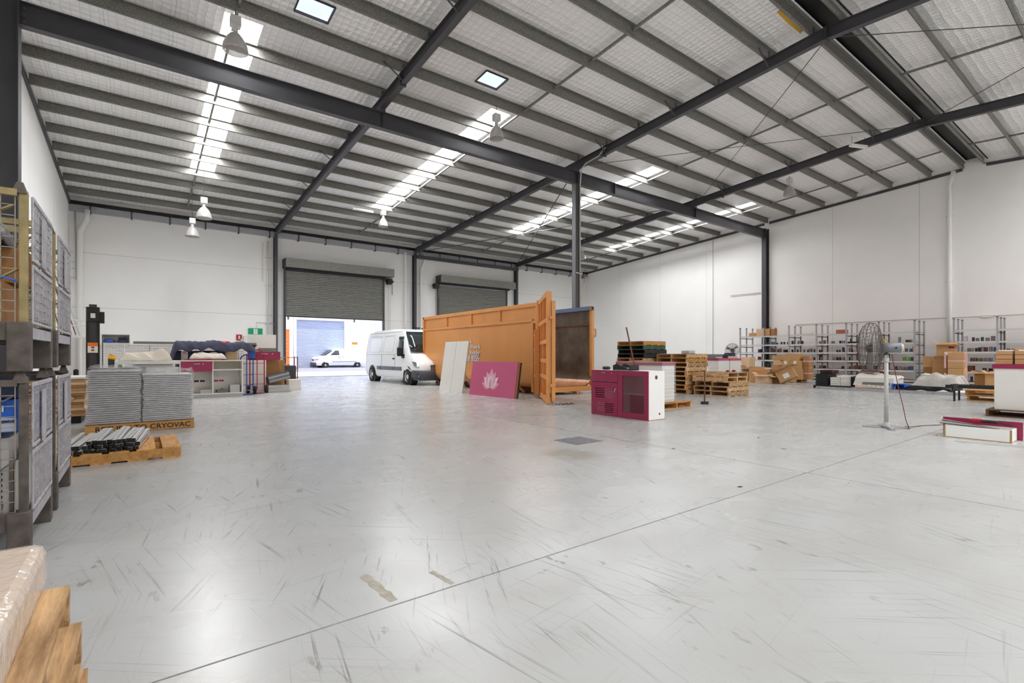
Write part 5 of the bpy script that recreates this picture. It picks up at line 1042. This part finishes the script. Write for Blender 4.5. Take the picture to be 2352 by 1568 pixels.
UY = [14.9 - 1.332 * k for k in range(7)]; shelving('long grey steel shelving against the right wall behind the large fan', UY)
UY2 = [5.58, 4.25, 2.92, 1.59]; shelving('grey steel shelving at the far right behind the white counter', UY2)
TM = {}
def tin_mat(c):
    if c not in TM: TM[c] = M('tin_' + c, {'black': (26, 25, 28), 'navy': (48, 54, 88), 'grey': (126, 124, 124), 'maroon': (96, 26, 38), 'brown': (104, 78, 58), 'green': (74, 164, 44), 'blue': (40, 96, 150), 'orange': (206, 130, 70), 'pale': (196, 196, 200), 'red': (170, 40, 50), 'olive': (120, 108, 80), 'yellow': (226, 186, 40), 'pink': (196, 130, 134)}[c], .4)
    return TM[c]
tins = []
def row(base, lv, lst):
    for (cx_, c, w, h_) in lst: tins.append((base + cx_ / 7.127, lv, c, w, h_))
row(1640, 1, [(845, 'black', 25, 40), (885, 'navy', 25, 42), (940, 'blue', 28, 44), (972, 'grey', 26, 42), (1025, 'black', 28, 26), (1095, 'navy', 28, 40), (1140, 'navy', 28, 40), (1200, 'black', 24, 38), (1268, 'maroon', 28, 56), (1300, 'grey', 20, 48), (1372, 'grey', 34, 56), (1432, 'black', 38, 52), (1728, 'orange', 36, 40), (1800, 'brown', 36, 56)])
row(1640, 2, [(725, 'navy', 30, 52), (760, 'black', 36, 54), (840, 'blue', 24, 48), (872, 'black', 26, 56), (940, 'black', 30, 72), (975, 'navy', 26, 60), (1040, 'maroon', 28, 52), (1078, 'brown', 34, 64), (1140, 'black', 28, 46), (1172, 'black', 28, 46), (1203, 'black', 28, 46), (1262, 'black', 30, 46), (1320, 'grey', 22, 44), (1360, 'navy', 30, 48), (1465, 'grey', 32, 46), (1530, 'brown', 32, 44), (1575, 'grey', 46, 56), (1640, 'navy', 36, 50), (1705, 'black', 30, 40), (1745, 'black', 30, 40)])
row(1640, 3, [(655, 'pale', 20, 46), (720, 'red', 24, 52), (746, 'maroon', 24, 50), (772, 'pink', 22, 44), (1575, 'navy', 30, 44), (1610, 'grey', 30, 44), (1645, 'navy', 30, 50), (1710, 'black', 36, 90), (1742, 'grey', 26, 48)])
row(1640, 4, [(880, 'black', 50, 74), (1600, 'black', 34, 50), (1645, 'black', 34, 50), (1715, 'olive', 36, 50), (1795, 'black', 44, 50)])
row(1860, 1, [(355, 'grey', 28, 40), (387, 'grey', 28, 40), (490, 'black', 28, 44), (527, 'grey', 28, 42), (570, 'maroon', 28, 44), (665, 'black', 20, 76), (1225, 'yellow', 30, 50), (1463, 'grey', 36, 88), (1585, 'navy', 46, 40), (1640, 'brown', 50, 38), (1760, 'pale', 44, 50)])
row(1860, 2, [(440, 'black', 28, 36), (482, 'navy', 30, 36), (540, 'navy', 36, 78), (575, 'grey', 26, 40), (645, 'grey', 36, 70), (690, 'black', 26, 40), (730, 'pink', 22, 32), (1500, 'grey', 48, 52), (1575, 'brown', 36, 58), (1650, 'blue', 40, 52), (1735, 'pink', 24, 48), (1815, 'orange', 26, 92)])
row(1860, 3, [(385, 'grey', 36, 50), (440, 'black', 38, 52), (487, 'black', 34, 54), (540, 'grey', 36, 50), (580, 'maroon', 20, 54), (635, 'black', 36, 56), (668, 'grey', 26, 54), (1545, 'green', 46, 62), (1622, 'green', 40, 60), (1680, 'maroon', 44, 62), (1745, 'maroon', 44, 62), (1810, 'maroon', 34, 58)])
row(1860, 4, [(530, 'black', 40, 44), (625, 'brown', 28, 46), (712, 'olive', 28, 50), (810, 'black', 34, 54), (845, 'black', 34, 56), (1070, 'black', 76, 62), (1405, 'maroon', 42, 62), (1480, 'grey', 40, 58), (1545, 'brown', 36, 50), (1605, 'brown', 40, 58), (1650, 'blue', 56, 66), (1755, 'blue', 40, 60)])
row(2092, 1, [(880, 'pale', 64, 84), (1018, 'black', 34, 64), (1085, 'grey', 46, 52), (1165, 'navy', 36, 66), (1250, 'grey', 50, 54), (1340, 'grey', 54, 80)])
row(2092, 2, [(945, 'olive', 40, 58), (992, 'grey', 48, 58), (1067, 'black', 34, 60), (1117, 'black', 34, 68), (1170, 'grey', 46, 78), (1228, 'maroon', 42, 70), (1303, 'grey', 44, 78), (1375, 'blue', 40, 72), (1590, 'grey', 46, 50), (1675, 'grey', 46, 44)])
row(2092, 3, [(985, 'black', 26, 58), (1040, 'brown', 56, 58), (1110, 'olive', 48, 54), (1180, 'grey', 60, 56), (1255, 'grey', 40, 60), (1312, 'grey', 38, 62)])
row(2092, 4, [(1200, 'black', 50, 60), (1300, 'black', 54, 56)])
row(2092, 5, [(990, 'black', 34, 90)])
ROWN = ['top', 'second', 'third', 'fourth', 'fifth', 'bottom']; BAYN = ['first', 'second', 'third', 'fourth', 'fifth', 'sixth']
cnt = {}
for (px, lv, c, w, h_) in sorted(tins):
    p = atX(px, HZ, 27.62); d = p.x * SN + p.y * CS; ww = w / 7.127 / F * d; hh = h_ / 7.127 / F * d
    u1 = px < 2150; ya = UY if u1 else UY2; bay = max(0, min(len(ya) - 2, int((ya[0] - p.y) / 1.332)))
    yc = min(max(p.y, ya[bay + 1] + .05 + ww / 2), ya[bay] - .05 - ww / 2)
    key = (u1, bay, lv, c); cnt[key] = cnt.get(key, 0) + 1; r = ww / 2
    o = B().lathe([(0, 0), (r, 0), (r, hh * .93), (r * .96, hh * .95), (r, hh * .97), (r, hh), (r * .9, hh), (r * .88, hh * .97), (0, hh * .97)], (27.64 + r, yc, LV[lv] + .001), 12).smooth().obj('tin', tin_mat(c))
    es_ = o.modifiers.new('split', 'EDGE_SPLIT'); es_.split_angle = .7
    tag(o, '%s tin, %s of its colour on %s shelf, %s bay, %s shelving' % (c, BAYN[min(5, cnt[key] - 1)], ROWN[lv], BAYN[bay], 'long' if u1 else 'far right'), 'tin', 'tins on the steel shelving')
tag(B().box(27.7, 28.0, 9.15, 9.6, 1.821, 1.9).obj('black_bag', 'black', bevel=.03), 'flat black bag on the second shelf behind the large fan', 'bag')
tag(B().box(27.65, 28.0, 8.85, 9.3, .566, .75).obj('brown_case', 'brown_handle', bevel=.01), 'dark brown case on the fifth shelf behind the large fan', 'case'); tag(B().box(27.65, 28.0, 5.0, 5.3, .566, .80).obj('brown_case', 'brown_handle', bevel=.01), 'dark brown case on the fifth shelf of the far right shelving', 'case')
for (a, b_, t0, t1, m, lb) in ((1720, 1736.5, 764.5, 771.5, 'card', 'low carton on the top shelf at the left end'), (1737, 1752, 755, 771, 'card_pale', 'taller printed carton on the top shelf by the second post'), (1757.5, 1768, 754.5, 770, 'card', 'carton on the top shelf just right of the second post'), (1770, 1778, 755, 770, 'card_dark', 'darker carton on the top shelf left of the third post'), (1920, 1942, 757, 766, 'card_red', 'brown carton on the top shelf in the fourth bay')): cX(lb, a, b_, t0, t1, 27.6, .35, m, zfloor=2.301)
tag(B().box(27.6, 27.9, 11.2, 11.9, 2.301, 2.34).obj('flat_carton', 'card_pale'), 'flat pale carton on the top shelf in the third bay', 'carton')
# ================= cartons by the shelving =================
cX('open pale carton lying back behind the orange-taped one', 1703, 1722, 820, 852, 23.4, .5, 'card_pale', zfloor=.62); tag(B().box(23.3, 24.2, 12.6, 13.6, 0, .615).obj('low_cupboard', 'off_white'), 'low white cupboard under the leaning pale carton', 'cupboard')
cX('open brown carton with raised flaps behind the orange-taped one', 1705, 1742, 846, 872, 22.7, .5, 'card_dark', zfloor=0, open_=True)
ot = cX('tan carton with orange tape near the far end of the shelving', 1720, 1762, 847, 876, 22.3, .3, 'card', zfloor=0); B().box(-.152, -.149, -.32, .28, .5, .545).obj('orange_tape', 'orange', ot)
cX('open carton with spread flaps in front of the shelving', 1735, 1765, 862, 877, 21.9, .35, 'card_pale', zfloor=0, open_=True)
cX('brown carton right of the spread-flap carton', 1767, 1786, 855, 875, 22.4, .35, 'card_dark', zfloor=0)
tl_ = cX('tipped carton lying on its edge before the carton stack', 1790, 1828, 852, 876, 22.2, .40, 'card', zfloor=.02, open_=True, rz=.25, tilt=.0); tl_.rotation_euler = (-.5, .12, .2); tl_.location.z = .17
B().box(-.203, -.2, -.12, .12, .1, .3).obj('address_label', 'white_paint', tl_)
pallet('pallet under the carton stack by the shelving', 23.6, 10.2, 0, along='x', m='pallet_wood')
cX('carton low at the left of the carton stack', 1771, 1788, 849, 866, 23.7, .4, 'card_dark', zfloor=.146) if False else None
for (a, b_, t0, t1, X, m, lb) in ((1798, 1842, 847, 871, 23.75, 'card', 'large carton at the bottom of the carton stack'), (1798, 1814.5, 828, 847, 23.8, 'card', 'carton with a white label, left in the middle row of the stack'), (1815, 1841, 828, 847, 23.8, 'card', 'carton with a white label, right in the middle row of the stack'), (1803, 1836, 811.5, 828, 23.85, 'card', 'long carton on top of the carton stack'),
                                  (1844, 1857.5, 840.5, 871, 23.9, 'card_dark', 'pink-taped carton at the right of the carton stack'), (1844, 1857, 818, 840, 23.9, 'card_dark', 'printed carton standing on the pink-taped one')):
    zz = .146 if t1 > 860 else None
    o = cX(lb, a, b_, t0, t1, X, .5, m, zfloor=zz, tape='tape_pink' if 'pink-taped' in lb else None)
    if 'white label' in lb: B().box(-.253, -.25, -.02, .10, .22, .36).obj('address_label', 'white_paint', o)
for (a, b_, t0, t1, X, m, lb) in ((1772, 1790, 850, 873, 24.3, 'card_dark', 'carton at the bottom of the leaning column left of the stack'), (1772, 1788, 838, 850, 24.3, 'card', 'second carton of the leaning column left of the stack'), (1776, 1792, 827, 838, 24.35, 'card_pale', 'pale carton, third in the column left of the stack'), (1774, 1797, 815.5, 827, 24.3, 'card', 'open-ended carton on top of the column left of the stack')): cX(lb, a, b_, t0, t1, 24.75, .45, m, zfloor=0 if t1 > 870 else None)
# ================= goods on the floor before the shelving =================
tag(B().box(20.5, 21.6, 6.98, 8.24, .0, .12).obj('plastic_pallet', 'black', bevel=.01), 'black plastic pallet under the black trays', 'pallet')
for k in range(10): tag(B().box(20.52, 21.3, 7.74, 8.17, .121 + .042 * k, .157 + .042 * k).obj('stacking_tray', 'black', bevel=.006), 'flat black tray, %s of the stack on the black pallet' % ORD[k], 'tray', 'black trays on the black pallet')
for k in range(4): tag(B().box(20.75, 21.4, 7.70, 8.10, .542 + .035 * k, .572 + .035 * k).obj('stacking_tray', 'black' if k != 2 else 'dark_red', bevel=.006), 'smaller %s tray in the short pile on the black trays, %s' % ('black' if k != 2 else 'dark red', ORD[k]), 'tray', 'small trays on the black trays')
for k in range(4):
    for j in range(2): tag(B().box(20.56 + .02 * j, 21.0, 7.01 + .345 * j, 7.34 + .345 * j, .121 + .076 * k, .193 + .076 * k).obj('paper_box', 'off_white', bevel=.004), 'white printed box on the black pallet, %s layer, %s' % (ORD[k], ('right', 'left')[j]), 'box', 'white boxes on the black pallet')
tag(B().box(20.55, 21.1, 7.0, 7.45, .426, .50).obj('paper_box', 'off_white'), 'white box lying on top of the white boxes', 'box'); tag(B().box(20.52, 21.2, 6.985, 7.0, .13, .47).obj('black_frame', 'black'), 'black frame leaning at the right of the white boxes', 'flat frame')  # plain black frame with no display in it
tag(B().box(20.35, 21.7, 5.62, 6.93, 0, .10).obj('low_pallet', 'new_wood'), 'low timber base under the plastic-wrapped paper stack', 'pallet')
wsx = thing('wrapped_paper_stack', 'stack of paper wrapped in creased white plastic on a timber base', 'package', (20.4, 5.65, .10))
rws = []
for i in range(19):
    r = []
    for j in range(15):
        u, v = i / 18, j / 14; y = 1.24 * u; e = min(1, min(u, 1 - u) * 9); s = min(1, v * 3.2); z = (.42 * s + .14 * max(0, u - .25)) * (.82 + .18 * e) + .02 * math.sin(i * 2.1 + j * 1.7) * s; r.append((v * 1.1 - .03 * math.sin(i * 3) * (1 - s) + .25 * max(0, .3 - v) * 0, y, max(0, z)))
    rws.append(r)
B().grid(rws).smooth().obj('wrapping', 'paper', wsx); B().box(.02, 1.05, .05, 1.18, 0, .35).obj('paper_core', 'off_white', wsx); B().box(-.004, .04, .15, .95, .12, .20).obj('grey_print', 'mid_grey', wsx)
tag(B().box(20.7, 21.1, 6.2, 6.75, .66, .69).box(20.7, 21.1, 6.25, 6.75, .69, .705).obj('dark_folder', 'dark_red', bevel=.005), 'dark folder lying on the wrapped paper stack', 'folder')
bc = thing('blue_crate', 'bright blue plastic crate lying open towards the viewer', 'crate', (20.3, 5.33, 0)); B().box(0, .4, 0, .02, 0, .28).box(0, .4, .36, .38, 0, .28).box(0, .4, .02, .36, 0, .02).box(0, .4, .02, .36, .26, .28).box(.38, .4, .02, .36, .02, .26).obj('shell', 'bright_blue', bc); B().box(-.01, 0, -.01, .05, 0, .28).box(-.01, 0, .33, .39, 0, .29).obj('rim', 'bright_blue', bc)
for k, (y0, y1, z1, m, lb) in enumerate(((4.95, 5.25, .3, 'cream', 'cream parcel inside the film bundle'), (4.55, 4.92, .42, 'olive_bag', 'brown parcel inside the film bundle'), (4.15, 4.52, .30, 'navy', 'dark parcel inside the film bundle'))):
    M('olive_bag', (150, 136, 108), .7); tag(B().box(21.0, 21.8, y0, y1, .0, z1).obj('parcel', m, bevel=.03), lb, 'parcel', 'parcels in the film bundle')
heap('film_bundle', 'bundle loosely wrapped in clear plastic film beside the blue crate', 'bundle', 20.85, 22.0, 4.0, 5.4, .004, .52, 'clear_film', 31, amp=.09, n=30)
tag(B().box(21.3, 21.9, 4.75, 5.15, .58, .584).obj('paper_sheet', 'white_paint'), 'white paper sheet on the clear film bundle', 'paper')
heap('black_tarp', 'black plastic tarp crumpled on the floor before the film bundle', 'tarp', 20.2, 20.7, 4.1, 5.45, .10, .09, 'black_gloss', 41, amp=.03); heap('grey_sheeting', 'pale plastic sheeting on the floor beneath the black tarp', 'sheeting', 20.12, 20.8, 3.7, 5.6, .0, .11, 'off_white', 43, amp=.03)
bf = thing('steel_frame', 'black steel frame lying on blocks left of the white counter', 'frame', (17.6, 2.2, 0)); B().box(0, .08, 0, 1.55, .36, .44).box(.5, .58, 0, 1.55, .36, .44).obj('beam', 'black', bf); B().box(0, .58, .0, .08, .28, .36).box(0, .58, 1.3, 1.42, .28, .36).obj('crossbar', 'black', bf)  # plain steel frame resting on blocks
for (x, y) in ((0, .05), (0, 1.35), (.5, .05), (.5, 1.35)): B().box(x + .02, x + .06, y, y + .04, 0, .28).obj('leg', 'black', bf)
B().box(-.01, .09, 1.28, 1.38, .30, .47).obj('frame_block', 'dark_grey', bf)
ch = tag(B().box(20.0, 20.09, 3.6, 7.95, 0, .004).box(20.0, 20.004, 3.6, 7.95, .004, .10).box(20.086, 20.09, 3.6, 7.95, .004, .10).box(20.0, 20.03, 3.6, 7.95, .096, .10).obj('steel_channel', 'stillage_pale'), 'long pale steel channel lying on the floor before the shelving', 'channel')
B().cyl((19.998, 7.85, .05), (20.0, 7.85, .05), .018, 10).obj('bolt_hole', 'black', ch)
for (a, b_, t0, t1, X, dep, m, lb, kw) in ((2122, 2147, 843, 884, 25.5, .45, 'card_dark', 'brown carton on the floor left of the pink-taped ones', dict(zfloor=0)), (2120, 2149, 818, 843, 25.45, .45, 'card', 'tan carton second up left of the pink-taped ones', {}), (2141, 2175, 826, 884, 25.0, .4, 'card_dark', 'tall brown carton left of the pink-taped ones', dict(zfloor=0)), (2152, 2176, 816.5, 826, 25.1, .4, 'card_dark', 'flat brown carton on the tall brown one', {}),
    (2151, 2191, 790, 816.3, 25.15, .45, 'card', 'open carton with raised flaps topping the cartons by the far shelving', dict(open_=True)), (2176.5, 2214, 846, 884, 24.8, .55, 'card', 'lower pink-taped carton before the far shelving', dict(zfloor=0, tape='tape_pink')), (2176.5, 2214, 809, 845.6, 24.8, .55, 'card', 'upper pink-taped carton before the far shelving', dict(tape='tape_pink')),
    (2238, 2262, 857, 884, 22.6, .5, 'card_dark', 'open brown carton behind the black steel frame', dict(zfloor=0, open_=True)), (2263, 2290, 857, 886, 21.9, .5, 'card', 'tan carton behind the black steel frame, next to the white counter', dict(zfloor=0, open_=True))):
    o = cX(lb, a, b_, t0, t1, X, dep, m, **kw)
    if 'topping' in lb:
        B().box(-.228, -.225, -.28, -.1, .28, .36).obj('red_mark', 'dark_red', o); B().box(-.228, -.225, -.22, .02, .02, .14).obj('address_label', 'white_paint', o)
    if 'pink-taped' in lb and 'lower' in lb or 'upper' in lb:
        for v in (-.33, .28): B().box(-.279, -.275, v, v + .06, 0, .56).obj('tape', 'tape_pink', o)
# cartons left of the wrapped cabinet, behind the burgundy one
carton('tan carton behind the skip door beside the burgundy cabinet', 11.9, 12.3, 10.1, 10.5, 0, .92, 'card'); carton('red-brown carton with a white label behind the burgundy cabinet', 11.6, 12.0, 9.3, 9.75, .5, .98, 'card_red'); carton('tan carton under the red-brown one', 11.6, 12.1, 9.25, 9.8, 0, .495, 'card'); carton('flat tan carton on top of the red-brown one', 11.65, 11.95, 9.3, 9.72, .982, 1.1, 'card_dark')
tag(B().box(11.596, 11.599, 9.45, 9.6, .68, .84).obj('address_label', 'white_paint'), 'white label on the side of the red-brown carton', 'label')
# ================= high-bay lamps and battens =================
def highbay(label, x, y, zbot, D=.53):
    t = thing('high_bay_lamp', label, 'lamp', (x, y, zbot), 0, 'high-bay lamps under the roof'); R = D / 2; ztop = zp(y) - zbot
    B().lathe([(R, 0), (R * .99, .03), (R * .92, .14), (R * .72, .27), (R * .45, .37), (R * .27, .42)], (0, 0, 0), 24).smooth().obj('reflector', 'lamp_glass', t, solid=.006)
    B().cyl((0, 0, .41), (0, 0, .56), .065, 14, .05).obj('neck', 'lamp_box', t); B().box(-.11, .11, -.10, .10, .56, .78).obj('ballast_box', 'lamp_box', t, bevel=.008)
    B().lathe([(0, .12), (.05, .16), (.05, .3), (.03, .38), (0, .40)], (0, 0, 0), 12).smooth().obj('bulb', 'white_paint', t)
    B().tube([(0, 0, .78), (0, .03, .82), (0, .0, .87)], .01, 6).obj('hook', 'dark_grey', t); B().cyl((0, 0, .86), (0, 0, ztop), .008, 6).obj('suspension_rod', 'dark_grey', t)
highbay('large high-bay lamp nearest the viewer, below the left skylight', 1.76, 12.9, 8.20); highbay('high-bay lamp hanging low on a cord in the left bay', 1.95, 21.97, 6.40); highbay('lowest and farthest high-bay lamp in the left bay', 1.80, 25.02, 6.27)
highbay('high-bay lamp beside the second skylight and roof vent', 9.06, 12.9, 8.10, .46); highbay('high-bay lamp above the open roller door', 9.66, 23.5, 7.60, .45); highbay('high-bay lamp far off behind the central post', 23.75, 23.8, 7.66, .50); highbay('high-bay lamp hanging in front of the right wall', 23.66, 10.5, 8.50, .52)
def batten(label, p, q):
    t = thing('fluorescent_batten', label, 'lamp', p); d = Vector(q) - Vector(p); B().bar((0, 0, 0), tuple(d), .12, .06).obj('housing', 'white_paint', t)
    for s in (.05, -.05):
        n = d.normalized().cross(Vector((0, 0, 1))) * s; B().cyl(tuple(n - Vector((0, 0, .05))), tuple(d + n - Vector((0, 0, .05))), .018, 8).obj('tube', 'white_paint', t)
    for f in (.1, .9): w = d * f; B().cyl(tuple(w), (w.x, w.y, zp(p[1] + w.y) - p[2]), .006, 6).obj('hanger', 'dark_grey', t)
batten('white fluorescent batten hung beside the right rafter', (21.5, 7.35, 9.2), (22.2, 7.05, 9.2)); batten('white fluorescent batten near the second skylight', (8.1, 23.4, 8.22), (9.1, 23.4, 8.22))
# roof repair tape on the foil
def roofpt(px, py):
    r = ray(px, py); z0_ = zt(0) if False else 7.73 + .0673 * 29.5 + .57; sl_ = -.0673; d = (z0_ - EYE) / (r.z - sl_ * r.y); p = Vector((0, 0, EYE)) + r * d; return (p.x, p.y, p.z - .012)
a_ = [roofpt(*p) for p in ((1784, 27), (1791, 22), (1815, 46), (1844, 71), (1838, 76), (1810, 53))]
B().poly(a_).obj('repair_tape', 'yellow_tape', ce)
# ================= floor fittings and litter =================
dg = struct(B().box(4.86, 5.39, 4.97, 5.47, -.034, .001).obj('trim_20', 'black'), 'square galvanised drain grate set in the floor')
for k in range(17): B().box(4.87 + .0315 * k, 4.878 + .0315 * k, 4.97, 5.47, .001, .005).obj('grate_bar', 'stillage_pale', dg)
for k in range(9): B().box(4.86, 5.39, 4.975 + .061 * k, 4.981 + .061 * k, .001, .0045).obj('cross_rod', 'stillage_pale', dg)
for k, (q0, q1, w) in enumerate((((835, 1321), (905, 1379), .05), ((990, 1312), (1040, 1340), .03))):
    p0_, p1_ = G(*q0), G(*q1); p = (p0_ + p1_) / 2; l = (p1_ - p0_).length; a = math.atan2(p1_.y - p0_.y, p1_.x - p0_.x); t = B(); n = 8; up_ = [(-l / 2 + l * i / n, w / 2 * (1 + .3 * math.sin(i * 2.3))) for i in range(n + 1)]; dn = [(x, -y) for x, y in up_[::-1]]
    o = t.prism(up_ + dn, lambda x, y, z: (x, y, z), 0, .0008).obj('tape_residue', 'residue'); o.location = (p.x, p.y, .0004); o.rotation_euler = (0, 0, a); tag(o, 'strip of dried tape residue on the floor, %s of two' % ('left', 'right')[k], 'residue')
lit = random.Random(12)
spots = [(1345, 938), (1318, 942), (1232, 962), (1247, 934), (1405, 936), (1290, 985), (1547, 1030), (1800, 1031), (1830, 960), (1742, 1005), (1972, 970), (2151, 1000), (1700, 1118), (780, 910), (845, 925), (1135, 933), (1110, 922), (1640, 905), (1470, 990), (1590, 965), (1300, 905), (1330, 915), (1360, 925), (1020, 915)]
for (px, py) in spots:
    p = G(px, py); s = lit.uniform(.008, .02); o = B().cb((0, 0, .003), (s * 2.2, s * 1.2, .005)).obj('floor_litter', lit.choice(['dirt', 'brown_handle', 'off_white', 'dirt'])); o.location = (p.x, p.y, .0); o.rotation_euler = (0, 0, lit.uniform(0, 3))
    tag(o, 'tiny scrap of litter on the concrete floor', 'litter', 'scraps of litter on the floor')
# wall switches by the doors
for (x, z, lb) in ((12.75, 2.3, 'left'), (12.95, 2.3, 'right')): tag(B().box(x, x + .12, 29.46, 29.5, z, z + .16).obj('wall_switch', 'off_white'), 'white switch on the wall right of the open door, %s of two' % lb, 'switch')
